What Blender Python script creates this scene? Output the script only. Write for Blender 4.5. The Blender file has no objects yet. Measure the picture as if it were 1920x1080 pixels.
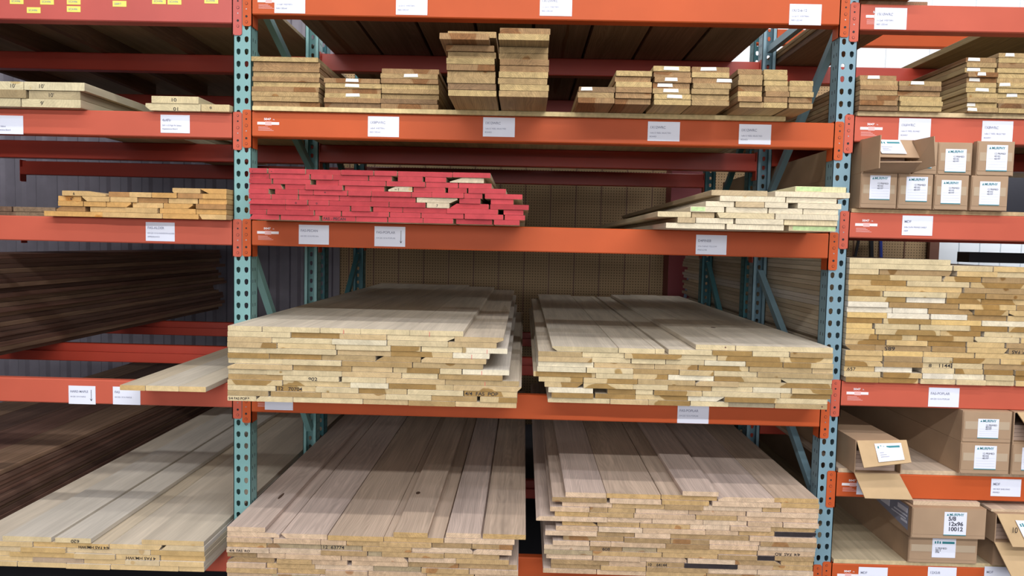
import bpy, bmesh, math, random
from mathutils import Vector, Matrix

# ------------------------------------------------------------------ camera, world, lights, exposure
S = bpy.context.scene
COL = S.collection
S.view_settings.view_transform = 'Standard'
S.view_settings.look = 'None'
S.view_settings.gamma = 1.0
S.view_settings.use_curve_mapping = False
S.view_settings.exposure = -0.17

F = 1369.0
CAM = Vector((1.199, -3.092, 1.410))
YAW, PITCH, ROLL = -0.0155, 0.0608, -0.0231
_cy, _sy = math.cos(YAW), math.sin(YAW)
_cp, _sp = math.cos(PITCH), math.sin(PITCH)
_f = Vector((_sy * _cp, _cy * _cp, -_sp))
_r = Vector((_cy, -_sy, 0))
_d = _f.cross(_r)
R2 = _r * math.cos(ROLL) + _d * math.sin(ROLL)
D2 = -_r * math.sin(ROLL) + _d * math.cos(ROLL)
cam = bpy.data.cameras.new('camera')
cam_o = bpy.data.objects.new('camera', cam)
COL.objects.link(cam_o)
M = Matrix((R2, -D2, -_f)).transposed().to_4x4()
M.translation = CAM
cam_o.matrix_world = M
cam.sensor_width = 36
cam.lens = F / 1920 * 36
cam.clip_start = 0.05
S.camera = cam_o

W = bpy.data.worlds.new('world')
S.world = W
W.use_nodes = True
W.node_tree.nodes['Background'].inputs[0].default_value = (0.80, 0.88, 1.0, 1)
W.node_tree.nodes['Background'].inputs[1].default_value = 0.05


def area(name, loc, target, sx, sy, energy, col=(1, 1, 1)):
    l = bpy.data.lights.new(name, 'AREA')
    l.shape = 'RECTANGLE'
    l.size = sx
    l.size_y = sy
    l.energy = energy
    l.color = col
    o = bpy.data.objects.new(name, l)
    COL.objects.link(o)
    o.location = loc
    d = (Vector(target) - Vector(loc)).normalized()
    o.rotation_euler = d.to_track_quat('-Z', 'Y').to_euler()
    return o


area('aisle_tube_light', (1.2, -2.5, 6.2), (1.2, -2.5, 0), 9.0, 0.2, 225, (1, .97, .93))
area('far_aisle_tube_light', (1.2, -8.6, 6.2), (1.2, -5.0, 0), 12.0, 0.25, 780, (.97, .98, 1))
area('right_aisle_tube_light', (4.6, -4.4, 6.2), (4.6, -2.5, 0), 5.0, 0.25, 190, (.84, .88, 1))
area('low_front_fill_light', (1.2, -9.7, 2.3), (1.2, 0, 1.2), 9.0, 2.6, 520, (.95, .96, 1))  # unseen low fill added to brighten tags and upright faces
area('upper_wall_fill_light', (2.5, 2.9, 5.6), (2.5, 3.85, 4.3), 10.0, 0.2, 200, (.93, .97, 1))  # unseen lamp added just to light the upper wall white
area('pegboard_fill_light', (5.6, 3.1, 2.7), (5.6, 3.75, 1.2), 1.6, 0.1, 34, (.98, .97, 1))  # unseen lamp added to brighten the right-hand pegboard

# ------------------------------------------------------------------ pixel helpers (reference frame 1920 x 1080)


def ray(px, py):
    return _f + R2 * ((px - 960) / F) + D2 * ((py - 540) / F)


def atY(px, py, Y):
    d = ray(px, py)
    return CAM + d * ((Y - CAM.y) / d.y)


def pX(px, Y, Z):
    u = (px - 960) / F
    a = R2 - _f * u
    return CAM.x - (a.y * (Y - CAM.y) + a.z * (Z - CAM.z)) / a.x


def pZ(py, X, Y):
    v = (py - 540) / F
    a = D2 - _f * v
    return CAM.z - (a.x * (X - CAM.x) + a.y * (Y - CAM.y)) / a.z


# ------------------------------------------------------------------ materials
def new_mat(name):
    m = bpy.data.materials.new(name)
    m.use_nodes = True
    nt = m.node_tree
    return m, nt, nt.nodes, nt.links, nt.nodes['Principled BSDF']


def simple(name, c, rough=.6, metal=0.0, noise=0.0, nscale=8.0, spec=.5, bump=0):
    m, nt, N, L, b = new_mat(name)
    b.inputs['Base Color'].default_value = (*c, 1)
    b.inputs['Roughness'].default_value = rough
    b.inputs['Metallic'].default_value = metal
    b.inputs['Specular IOR Level'].default_value = spec
    if noise:
        tc = N.new('ShaderNodeTexCoord')
        nz = N.new('ShaderNodeTexNoise')
        nz.inputs['Scale'].default_value = nscale
        nz.inputs['Detail'].default_value = 5
        L.new(tc.outputs['Object'], nz.inputs['Vector'])
        mr = N.new('ShaderNodeMapRange')
        mr.inputs[1].default_value = .3
        mr.inputs[2].default_value = .7
        mr.inputs[3].default_value = 1 - noise
        mr.inputs[4].default_value = 1 + noise * .5
        L.new(nz.outputs[0], mr.inputs[0])
        mx = N.new('ShaderNodeMix')
        mx.data_type = 'RGBA'
        mx.blend_type = 'MULTIPLY'
        mx.inputs[0].default_value = 1
        mx.inputs[6].default_value = (*c, 1)
        L.new(mr.outputs[0], mx.inputs[7])
        L.new(mx.outputs[2], b.inputs['Base Color'])
        if bump:
            bp = N.new('ShaderNodeBump')
            bp.inputs['Strength'].default_value = bump
            L.new(nz.outputs[0], bp.inputs['Height'])
            L.new(bp.outputs[0], b.inputs['Normal'])
    return m


def wood(name, heart=(.6, .5, .3), ring=.16, streak=.22, rough=.72, freq=520, endmul=(1, 1, 1), face=None, facemix=.7):
    """Solid wood in object space: grain along local Y, growth rings round a pith, heartwood patch
    whose size is the object's colour alpha, sapwood tint the object's colour."""
    m, nt, N, L, b = new_mat(name)
    b.inputs['Roughness'].default_value = rough
    b.inputs['Specular IOR Level'].default_value = .25

    def math_(op, a, c=None, d=None):
        n = N.new('ShaderNodeMath')
        n.operation = op
        for i, v in enumerate((a, c, d)):
            if v is None:
                continue
            if isinstance(v, (int, float)):
                n.inputs[i].default_value = v
            else:
                L.new(v, n.inputs[i])
        return n.outputs[0]
    tc = N.new('ShaderNodeTexCoord')
    oi = N.new('ShaderNodeObjectInfo')
    rnd = oi.outputs['Random']
    sep = N.new('ShaderNodeSeparateXYZ')
    L.new(tc.outputs['Object'], sep.inputs[0])
    r2 = math_('FRACT', math_('MULTIPLY', rnd, 37.7))
    r3 = math_('FRACT', math_('MULTIPLY', rnd, 91.3))
    # low frequency wobble of the log
    cmb = N.new('ShaderNodeCombineXYZ')
    L.new(math_('ADD', sep.outputs[0], math_('MULTIPLY', rnd, 50)), cmb.inputs[0])
    L.new(math_('MULTIPLY', sep.outputs[1], .12), cmb.inputs[1])
    L.new(sep.outputs[2], cmb.inputs[2])
    nz = N.new('ShaderNodeTexNoise')
    nz.inputs['Scale'].default_value = 9
    nz.inputs['Detail'].default_value = 3
    L.new(cmb.outputs[0], nz.inputs['Vector'])
    wob = math_('MULTIPLY', math_('SUBTRACT', nz.outputs[0], .5), .09)
    dx = math_('SUBTRACT', sep.outputs[0], math_('MULTIPLY', math_('SUBTRACT', r2, .5), .26))
    dz = math_('ADD', sep.outputs[2], math_('MULTIPLY', math_('SUBTRACT', r3, .5), .20))
    dxx = math_('ADD', dx, math_('MULTIPLY', sep.outputs[1], math_('MULTIPLY', math_('SUBTRACT', r3, .5), .05)))
    rad = math_('SQRT', math_('ADD', math_('MULTIPLY', dxx, dxx), math_('MULTIPLY', dz, dz)))
    rad = math_('ADD', rad, wob)
    sn = math_('SINE', math_('MULTIPLY', rad, freq))
    ringf = math_('MULTIPLY_ADD', sn, ring * .5, 1.0)
    # heartwood
    hm = N.new('ShaderNodeMapRange')
    hm.interpolation_type = 'SMOOTHSTEP'
    L.new(rad, hm.inputs[0])
    L.new(math_('MULTIPLY', oi.outputs['Alpha'], .12), hm.inputs[1])
    L.new(math_('ADD', math_('MULTIPLY', oi.outputs['Alpha'], .12), .006), hm.inputs[2])
    hm.inputs[3].default_value = 1
    hm.inputs[4].default_value = 0
    # fine streaks
    cm2 = N.new('ShaderNodeCombineXYZ')
    L.new(math_('ADD', math_('MULTIPLY', sep.outputs[0], 55), math_('MULTIPLY', rnd, 100)), cm2.inputs[0])
    L.new(math_('MULTIPLY', sep.outputs[1], 1.3), cm2.inputs[1])
    L.new(math_('MULTIPLY', sep.outputs[2], 55), cm2.inputs[2])
    n2 = N.new('ShaderNodeTexNoise')
    n2.inputs['Scale'].default_value = 1
    n2.inputs['Detail'].default_value = 4
    n2.inputs['Roughness'].default_value = .6
    L.new(cm2.outputs[0], n2.inputs['Vector'])
    st = N.new('ShaderNodeMapRange')
    st.inputs[1].default_value = .28
    st.inputs[2].default_value = .72
    st.inputs[3].default_value = 1 - streak
    st.inputs[4].default_value = 1 + streak * .4
    L.new(n2.outputs[0], st.inputs[0])
    # blotches
    n3 = N.new('ShaderNodeTexNoise')
    n3.inputs['Scale'].default_value = 14
    n3.inputs['Detail'].default_value = 3
    L.new(cmb.outputs[0], n3.inputs['Vector'])
    bl = N.new('ShaderNodeMapRange')
    bl.inputs[1].default_value = .35
    bl.inputs[2].default_value = .65
    bl.inputs[3].default_value = .88
    bl.inputs[4].default_value = 1.06
    L.new(n3.outputs[0], bl.inputs[0])
    hc = N.new('ShaderNodeMix')
    hc.data_type = 'RGBA'
    hc.blend_type = 'MULTIPLY'
    hc.inputs[0].default_value = 1
    L.new(oi.outputs['Color'], hc.inputs[6])
    hc.inputs[7].default_value = (*heart, 1)
    mh = N.new('ShaderNodeMix')
    mh.data_type = 'RGBA'
    L.new(hm.outputs[0], mh.inputs[0])
    L.new(oi.outputs['Color'], mh.inputs[6])
    L.new(hc.outputs[2], mh.inputs[7])
    val = math_('MULTIPLY', math_('MULTIPLY', ringf, st.outputs[0]), bl.outputs[0])
    mm = N.new('ShaderNodeVectorMath')
    mm.operation = 'SCALE'
    L.new(mh.outputs[2], mm.inputs[0])
    L.new(val, mm.inputs[3])
    # sawn end grain takes another tone than the planed faces
    sepn = N.new('ShaderNodeSeparateXYZ')
    L.new(tc.outputs['Normal'], sepn.inputs[0])
    endf = math_('GREATER_THAN', math_('ABSOLUTE', sepn.outputs[1]), .7)
    if face:
        # planed faces of one species look more alike than the sawn ends
        tf = N.new('ShaderNodeMix')
        tf.data_type = 'RGBA'
        L.new(math_('MULTIPLY', math_('SUBTRACT', 1.0, endf), facemix), tf.inputs[0])
        L.new(oi.outputs['Color'], tf.inputs[6])
        tf.inputs[7].default_value = (*face, 1)
        L.new(tf.outputs[2], mh.inputs[6])
        L.new(tf.outputs[2], hc.inputs[6])
        # heartwood is weaker on weathered planed faces than on fresh end cuts
        L.new(math_('MULTIPLY', hm.outputs[0], math_('ADD', math_('MULTIPLY', endf, .65), .35)), mh.inputs[0])
    me = N.new('ShaderNodeMix')
    me.data_type = 'RGBA'
    me.blend_type = 'MULTIPLY'
    L.new(endf, me.inputs[0])
    L.new(mm.outputs[0], me.inputs[6])
    me.inputs[7].default_value = (*endmul, 1)
    L.new(me.outputs[2], b.inputs['Base Color'])
    bp = N.new('ShaderNodeBump')
    bp.inputs['Strength'].default_value = .12
    bp.inputs['Distance'].default_value = .002
    L.new(n2.outputs[0], bp.inputs['Height'])
    L.new(bp.outputs[0], b.inputs['Normal'])
    return m


MAT = {
    'poplar': wood('poplar wood', heart=(.58, .47, .30), ring=.07, streak=.16, freq=700, endmul=(.95, .86, .66), face=(.66, .58, .47)),
    'oak': wood('red oak wood', heart=(.80, .62, .50), ring=.14, streak=.26, freq=900, endmul=(.98, .88, .68), face=(.56, .44, .37)),
    'cedar': wood('cedar wood', heart=(.72, .55, .42), ring=.22, streak=.30, freq=900, endmul=(1.05, 1.0, .85)),
    'maple': wood('maple wood', heart=(.85, .75, .60), ring=.05, streak=.12, freq=700, endmul=(.95, .78, .50), face=(.62, .54, .44), facemix=.5),
    'pine': wood('pine wood', heart=(.85, .74, .55), ring=.10, streak=.14, freq=600, endmul=(1, .96, .86)),
    'alder': wood('alder wood', heart=(.80, .62, .42), ring=.07, streak=.18, freq=700, endmul=(1.0, .90, .70)),
    'walnut': wood('dark walnut wood', heart=(.65, .55, .50), ring=.15, streak=.40, freq=700),
    'plywood': wood('plywood sheet', heart=(.85, .8, .7), ring=.04, streak=.22, freq=300, endmul=(1.1, 1.05, .9)),
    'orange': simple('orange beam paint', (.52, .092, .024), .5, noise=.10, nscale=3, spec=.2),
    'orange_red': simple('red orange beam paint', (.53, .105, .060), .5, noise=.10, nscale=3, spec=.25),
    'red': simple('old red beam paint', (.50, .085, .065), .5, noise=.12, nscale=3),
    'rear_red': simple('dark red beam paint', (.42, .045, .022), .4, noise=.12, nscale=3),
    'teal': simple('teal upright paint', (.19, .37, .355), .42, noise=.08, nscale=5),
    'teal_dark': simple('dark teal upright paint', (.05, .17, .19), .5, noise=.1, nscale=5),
    'teal_cool_lit': simple('teal upright paint in cool light', (.19, .305, .355), .42, noise=.10, nscale=5),  # same teal paint, with the cooler light on the right put into its colour
    'dark': simple('painted recess shade', (.012, .012, .016), .7),  # near-black colour stands for the shade inside holes and slots
    'steel': simple('zinc steel', (.35, .35, .36), .4, .8),
    'paper': simple('white paper', (.80, .81, .90), .35),
    'cream_paper': simple('off white paper', (.80, .76, .68), .6),
    'yellow': simple('yellow sticker', (.80, .72, .14), .5),
    'ink': simple('black marker ink', (.015, .012, .015), .6),
    'soft_ink': simple('faded printer ink', (.30, .31, .40), .6),
    'red_ink': simple('red crayon', (.65, .10, .10), .6),
    'white_print': simple('white print', (.85, .78, .78), .5),
    'pink_print': simple('pink print', (.80, .45, .42), .5),
    'teal_print': simple('teal print', (.04, .22, .25), .5),
    'black_print': simple('black print', (.06, .06, .08), .5),
    'card': simple('brown cardboard', (.42, .28, .175), .85, noise=.12, nscale=6, spec=.15),
    'card_in': simple('inner cardboard', (.52, .36, .20), .85, noise=.12, nscale=9, spec=.15),
    'card_edge': simple('cardboard edge', (.30, .19, .10), .9),
    'tape': simple('clear packing tape', (.50, .38, .26), .12, spec=.8),
    'floor': simple('grey concrete', (.055, .055, .065), .8, noise=.2, nscale=2),
    'ceiling': simple('white ceiling steel', (.85, .88, .90), .7),
    'column_red': simple('dark red column paint', (.22, .03, .035), .5),
    'brown': simple('brown trim paint', (.16, .07, .045), .5),
    'white_door': simple('white door paint', (.80, .85, .88), .5),
    'blue': simple('blue enamel', (.03, .06, .35), .4),
    'pipe': simple('grey blue hose rubber', (.22, .28, .38), .4),
    'black': simple('black plastic', (.02, .02, .025), .4),
    'pecan': wood('red waxed pecan', heart=(.86, .80, .85), ring=.04, streak=.10, freq=700),
}


def pegboard(name, c):
    m, nt, N, L, b = new_mat(name)
    tc = N.new('ShaderNodeTexCoord')
    sep = N.new('ShaderNodeSeparateXYZ')
    L.new(tc.outputs['Object'], sep.inputs[0])

    def mth(op, a, v=None):
        n = N.new('ShaderNodeMath')
        n.operation = op
        L.new(a, n.inputs[0])
        if v is not None:
            if isinstance(v, (int, float)):
                n.inputs[1].default_value = v
            else:
                L.new(v, n.inputs[1])
        return n.outputs[0]
    u = mth('SUBTRACT', mth('FRACT', mth('MULTIPLY', sep.outputs[0], 1 / .0254)), .5)
    w = mth('SUBTRACT', mth('FRACT', mth('MULTIPLY', sep.outputs[2], 1 / .0254)), .5)
    d = mth('SQRT', mth('ADD', mth('MULTIPLY', u, u), mth('MULTIPLY', w, w)))
    g = mth('LESS_THAN', d, .2)
    mx = N.new('ShaderNodeMix')
    mx.data_type = 'RGBA'
    L.new(g, mx.inputs[0])
    mx.inputs[6].default_value = (*c, 1)
    mx.inputs[7].default_value = (c[0] * .25, c[1] * .22, c[2] * .2, 1)
    L.new(mx.outputs[2], b.inputs['Base Color'])
    b.inputs['Roughness'].default_value = .7
    return m


MAT['peg'] = pegboard('tan pegboard', (.42, .28, .14))
MAT['corrugated'] = simple('dark corrugated steel', (.20, .18, .21), .45, noise=.1)

# ------------------------------------------------------------------ mesh helpers


class MB:
    def __init__(s):
        s.v, s.f, s.m, s.mats = [], [], [], []

    def mi(s, mat):
        if mat not in s.mats:
            s.mats.append(mat)
        return s.mats.index(mat)

    def add(s, vs, fs, mat):
        k = len(s.v)
        i = s.mi(mat)
        s.v += [tuple(v) for v in vs]
        for f in fs:
            s.f.append([k + a for a in f])
            s.m.append(i)

    def box(s, x0, x1, y0, y1, z0, z1, mat):
        s.add([(x0, y0, z0), (x1, y0, z0), (x1, y1, z0), (x0, y1, z0), (x0, y0, z1), (x1, y0, z1), (x1, y1, z1), (x0, y1, z1)],
              [(0, 3, 2, 1), (4, 5, 6, 7), (0, 1, 5, 4), (1, 2, 6, 5), (2, 3, 7, 6), (3, 0, 4, 7)], mat)

    def prism(s, poly, a0, a1, mat, axis='y'):
        """poly: list of 2D points, extruded along axis y (x,z) or x (y,z)."""
        n = len(poly)
        if axis == 'y':
            vs = [(p[0], a0, p[1]) for p in poly] + [(p[0], a1, p[1]) for p in poly]
        else:
            vs = [(a0, p[0], p[1]) for p in poly] + [(a1, p[0], p[1]) for p in poly]
        fs = [tuple(range(n)), tuple(range(2 * n - 1, n - 1, -1))]
        for i in range(n):
            j = (i + 1) % n
            fs.append((i, i + n, j + n, j))
        s.add(vs, fs, mat)

    def bar(s, p, q, w, h, mat):
        p, q = Vector(p), Vector(q)
        d = (q - p).normalized()
        up = Vector((1, 0, 0)) if abs(d.x) < .9 else Vector((0, 1, 0))
        a = d.cross(up).normalized() * (h / 2)
        b_ = up * (w / 2)
        vs = [e + x for e in (p, q) for x in (a + b_, a - b_, -a - b_, -a + b_)]
        s.add(vs, [(0, 1, 2, 3), (7, 6, 5, 4), (0, 4, 5, 1), (1, 5, 6, 2), (2, 6, 7, 3), (3, 7, 4, 0)], mat)

    def quad(s, pts, th, mat):
        """thick panel through 4 points."""
        pts = [Vector(p) for p in pts]
        n = (pts[1] - pts[0]).cross(pts[3] - pts[0]).normalized() * th
        s.add(pts + [p + n for p in pts], [(0, 1, 2, 3), (7, 6, 5, 4), (0, 4, 5, 1), (1, 5, 6, 2), (2, 6, 7, 3), (3, 7, 4, 0)], mat)

    def disc(s, x, y, z, r, mat, th=.001, n=14):
        s.prism([(x + r * math.cos(2 * math.pi * i / n), z + r * math.sin(2 * math.pi * i / n)) for i in range(n)], y - th, y, mat)

    def tube(s, pts, r, mat, n=8):
        pts = [Vector(p) for p in pts]
        vs, fs = [], []
        for i, p in enumerate(pts):
            d = (pts[min(i + 1, len(pts) - 1)] - pts[max(i - 1, 0)]).normalized()
            a = d.cross(Vector((0, 1, 0.01))).normalized()
            b_ = d.cross(a)
            for k in range(n):
                t = 2 * math.pi * k / n
                vs.append(p + a * (r * math.cos(t)) + b_ * (r * math.sin(t)))
        for i in range(len(pts) - 1):
            for k in range(n):
                j = (k + 1) % n
                fs.append((i * n + k, i * n + j, (i + 1) * n + j, (i + 1) * n + k))
        fs += [tuple(range(n - 1, -1, -1)), tuple((len(pts) - 1) * n + k for k in range(n))]
        s.add(vs, fs, mat)

    def build(s, name, parent=None, origin=None):
        if origin is None:
            origin = tuple(parent['_o']) if (parent is not None and '_o' in parent) else (0, 0, 0)
        me = bpy.data.meshes.new(name)
        me.from_pydata([(v[0] - origin[0], v[1] - origin[1], v[2] - origin[2]) for v in s.v], [], s.f)
        for m in s.mats:
            me.materials.append(MAT[m])
        me.polygons.foreach_set('material_index', s.m)
        bm = bmesh.new()
        bm.from_mesh(me)
        bmesh.ops.recalc_face_normals(bm, faces=bm.faces)
        bm.to_mesh(me)
        bm.free()
        o = bpy.data.objects.new(name, me)
        COL.objects.link(o)
        if parent is not None:
            o.parent = parent
            po = ORG.get(parent.name, Vector((0, 0, 0)))
            # vertices were written in world coordinates minus origin
            o.location = Vector(origin) - po
        else:
            o.location = origin
        ORG[o.name] = Vector(origin)
        return o


ORG = {}


def thing(name, label, cat, loc=(0, 0, 0), group=None):
    o = bpy.data.objects.new(name, None)
    o.empty_display_size = .1
    COL.objects.link(o)
    o.location = loc
    ORG[o.name] = Vector(loc)
    return tag(o, label, cat, group)


def tag(o, label, cat, group=None, kind=None):
    o['label'] = label
    o['category'] = cat
    if group:
        o['group'] = group
    if kind:
        o['kind'] = kind
    return o


def struct(o, label):
    o['kind'] = 'structure'
    o['label'] = label
    return o


def pbuild(mb, name, parent):
    """build a part whose origin is the parent's."""
    return mb.build(name, parent, origin=tuple(ORG[parent.name]))


def lettering(parent, text, x, y, z, h, mat, flip=False, name='lettering', tilt=0.0, bold=0.0, wide=1.0):
    """text lying on a face that looks along -Y; x,z = lower left corner (or upper right when upside down)."""
    c = bpy.data.curves.new(name, 'FONT')
    c.body = text
    c.size = h * 1.38
    c.extrude = .0002
    c.offset = bold
    c.materials.append(MAT[mat])
    o = bpy.data.objects.new(name, c)
    COL.objects.link(o)
    o.parent = parent
    o.location = Vector((x, y, z)) - ORG[parent.name]
    o.scale = (wide, 1, 1)
    o.rotation_euler = (math.pi / 2, 0, 0)
    if flip or tilt:
        o.rotation_euler = (Matrix.Rotation((math.pi if flip else 0) + tilt, 3, 'Y') @ Matrix.Rotation(math.pi / 2, 3, 'X')).to_euler()
    TEXTS.append(o)
    return o


TEXTS = []
ORD = ['top', 'second', 'third', 'fourth', 'fifth', 'sixth', 'seventh', 'eighth', 'ninth', 'tenth', 'eleventh', 'twelfth', 'thirteenth',
       'fourteenth', 'fifteenth', 'sixteenth', 'seventeenth', 'eighteenth', 'nineteenth', 'twentieth', 'twenty-first', 'twenty-second',
       'twenty-third', 'twenty-fourth', 'twenty-fifth', 'twenty-sixth', 'twenty-seventh', 'twenty-eighth']
COLO = ['leftmost'] + [a + ' from left' for a in ORD[1:]]


def rowname(i, n):
    if i == 0:
        return 'top row'
    if i == n - 1:
        return 'bottom row'
    return ORD[i] + ' row down'


def board(name, x0, x1, y0, y1, z0, z1, mat, color, alpha=0.0, wane=None, skew=0.0):
    """One plank, grain along Y. wane: (corner, width, drop) cuts one end-profile corner."""
    e = min(.0015, (x1 - x0) * .2)
    w, t = x1 - x0, z1 - z0
    c = {'bl': (e, e), 'br': (e, e), 'tr': (e, e), 'tl': (e, e)}
    if wane:
        c[wane[0]] = (wane[1], min(wane[2], t - 2 * e))
    poly = []
    a, b_ = c['bl']
    poly += [(0, b_), (a, 0)]
    a, b_ = c['br']
    poly += [(w - a, 0), (w, b_)]
    a, b_ = c['tr']
    poly += [(w, t - b_), (w - a, t)]
    a, b_ = c['tl']
    poly += [(a, t), (0, t - b_)]
    poly = [(p[0] - w / 2, p[1]) for p in poly]
    mb = MB()
    L_ = y1 - y0
    mb.prism(poly, 0, L_, mat)
    if skew:
        mb.v = [(v[0] + skew * v[1], v[1], v[2]) for v in mb.v]
    me = bpy.data.meshes.new(name)
    me.from_pydata(mb.v, [], mb.f)
    me.materials.append(MAT[mat])
    bm = bmesh.new()
    bm.from_mesh(me)
    bmesh.ops.recalc_face_normals(bm, faces=bm.faces)
    bm.to_mesh(me)
    bm.free()
    o = bpy.data.objects.new(name, me)
    COL.objects.link(o)
    o.location = ((x0 + x1) / 2, y0, z0)
    ORG[o.name] = Vector(o.location)
    o.color = (*color, alpha)
    return o


PAL = {
    'poplar': [('pale cream', (.66, .58, .44), .0, 4), ('tan', (.58, .46, .31), .35, 3.5), ('brown-hearted', (.60, .49, .33), .95, 4.5),
               ('dark tan', (.46, .36, .23), .1, 1.5), ('whitish', (.74, .70, .62), 0, .7)],
    'poplar_r': [('pale cream', (.68, .58, .42), .0, 3), ('golden tan', (.66, .50, .29), .3, 3), ('brown-hearted', (.60, .46, .28), .95, 4.5),
                 ('dark tan', (.42, .30, .18), .15, 2), ('whitish', (.78, .74, .68), 0, 1)],
    'oak': [('golden', (.52, .38, .23), .1, 4), ('pinkish', (.60, .46, .37), .0, 4), ('brown', (.40, .29, .18), .3, 2),
            ('pale pink', (.66, .54, .47), 0, 1.5), ('greyish', (.40, .34, .26), .2, .6)],
    'cedar': [('tan', (.41, .285, .15), .1, 3), ('reddish brown', (.34, .21, .11), .4, 3), ('golden', (.49, .36, .185), 0, 2.5),
              ('dark brown', (.24, .15, .085), .3, 1)],
    'maple': [('creamy', (.70, .60, .46), 0, 3), ('golden', (.60, .48, .31), .1, 2), ('whitish', (.68, .63, .58), 0, 1)],
    'pine': [('whitish', (.72, .64, .50), 0, 3), ('pale yellow', (.68, .57, .38), 0, 2), ('tan', (.54, .42, .27), .2, 1.4)],
    'alder': [('orange tan', (.62, .38, .16), .1, 3), ('pale tan', (.62, .44, .24), 0, 2), ('brown', (.40, .23, .11), .2, 1)],
    'walnut': [('dark brown', (.16, .09, .065), .2, 3), ('reddish brown', (.20, .105, .075), .1, 2), ('mid brown', (.27, .165, .105), .1, 1.5)],
    'pecan': [('red-waxed', (.50, .056, .064), 0, 5), ('red-waxed', (.44, .045, .052), 0, 3)],
}


def pick(rng, pal):
    p = PAL[pal]
    t = rng.random() * sum(a[3] for a in p)
    for a in p:
        t -= a[3]
        if t <= 0:
            break
    k = rng.uniform(.93, 1.07)
    return a[0], tuple(min(.95, c * k) for c in a[1]), a[2]


NAMES = {'poplar': 'poplar', 'poplar_r': 'poplar', 'oak': 'red oak', 'cedar': 'cedar', 'maple': 'maple', 'pine': 'pine', 'alder': 'alder',
         'walnut': 'walnut', 'pecan': 'pecan'}
MATK = {'poplar_r': 'poplar'}


def stack(pal, where, group, Y0, Y1, zb, t, rows, lo=None, hi=None, seed=1, jit=.006, spec=None, jend=.15, zoff=0, gap=.0010, single=False, clean=()):
    """rows: top to bottom; each a list of segments, a segment list like [x0,x1,x2] of pixel breaks
    or tuples (x0,x1) in px. Returns {(row,col): obj}."""
    rng = random.Random(seed)
    out = {}
    n = len(rows)
    kind = NAMES[pal]
    for i, row in enumerate(rows):
        z0 = zb + (n - 1 - i) * t
        segs = []
        for j in range(len(row)):
            if isinstance(row[j], tuple):
                segs.append(row[j])
            elif j + 1 < len(row) and not isinstance(row[j + 1], tuple):
                segs.append((row[j], row[j + 1]))
        for j, sg in enumerate(segs):
            dy = rng.uniform(-jit, jit)
            x0 = pX(sg[0], Y0, z0 + t / 2) + .0005
            x1 = pX(sg[1], Y0, z0 + t / 2) - rng.choice([.0006, .0012, .0018, .003])
            if lo is not None:
                x0 = max(x0, lo)
                x1 = max(x1, x0 + .03)
            if hi is not None:
                x1 = min(x1, hi)
                x0 = min(x0, x1 - .02)
            tone, colr, al = pick(rng, pal)
            wane = None
            if rng.random() < .10 and (x1 - x0) > .08 and i > 0:
                wane = (rng.choice(['tl', 'tr', 'bl', 'br']), rng.uniform(.008, .03), t * rng.uniform(.4, .9))
            y0 = Y0 + dy
            if (i, j) in clean:
                wane = None
            s = (spec or {}).get((i, j))
            if s:
                tone = s.get('tone', tone)
                colr = s.get('color', colr)
                al = s.get('alpha', al)
                y0 += s.get('dy', 0)
                wane = s.get('wane', wane)
            o = board(kind.replace(' ', '_') + '_board', x0, x1, y0, Y1 + rng.uniform(-jend, jend), z0, z0 + t - gap,
                      MATK.get(pal, pal), colr, al, wane)
            if single:
                lab = '%s %s board in %s, %s' % (tone, kind, where, rowname(i, n).replace(' row', '').replace('top', 'topmost').replace('bottom', 'lowest'))
            else:
                lab = '%s %s board in %s, %s, %s' % (tone, kind, where, rowname(i, n), COLO[j])
                lab = lab.replace(' row down', ' row')
            if s and 'label' in s:
                lab = s['label']
            tag(o, lab, kind + ' board', group)
            out[(i, j)] = (o, x0, x1, y0, z0)
    return out


def write_on(b, text, px, h, mat='ink', flip=False, dz=.3, wide=1.0, bold=0.0002, dx=None):
    o, x0, x1, y0, z0 = b
    x = pX(px, y0, z0)
    if not flip:
        x = max(x, x0 + .004)
    return lettering(o, text, x, y0 - .0006, z0 + (dz if not flip else 0) * h * .6 + (h if flip else 0), h, mat, flip, 'handwriting', bold=bold, wide=wide)


# ------------------------------------------------------------------ setting
FL = -.30
BW = 3.75
mb = MB(); mb.box(-5.5, 8.5, -10, BW + .1, FL - .1, FL, 'floor'); struct(mb.build('floor'), 'dark concrete floor under the racks')
mb = MB(); mb.box(-5.5, 8.5, -10, BW + .2, 6.8, 6.9, 'ceiling'); struct(mb.build('ceiling'), 'white ceiling above the racks')
mb = MB()
for k in range(35):
    mb.box(-5.5 + k * .4, -5.5 + k * .4 + .37, BW + .08, BW + .12, 3.0, 6.8, 'ceiling')
mb.box(-5.5, 8.5, BW + .10, BW + .2, 3.0, 6.8, 'ceiling')
struct(mb.build('wall_upper'), 'white ribbed upper wall seen between the highest shelf boards')
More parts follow.
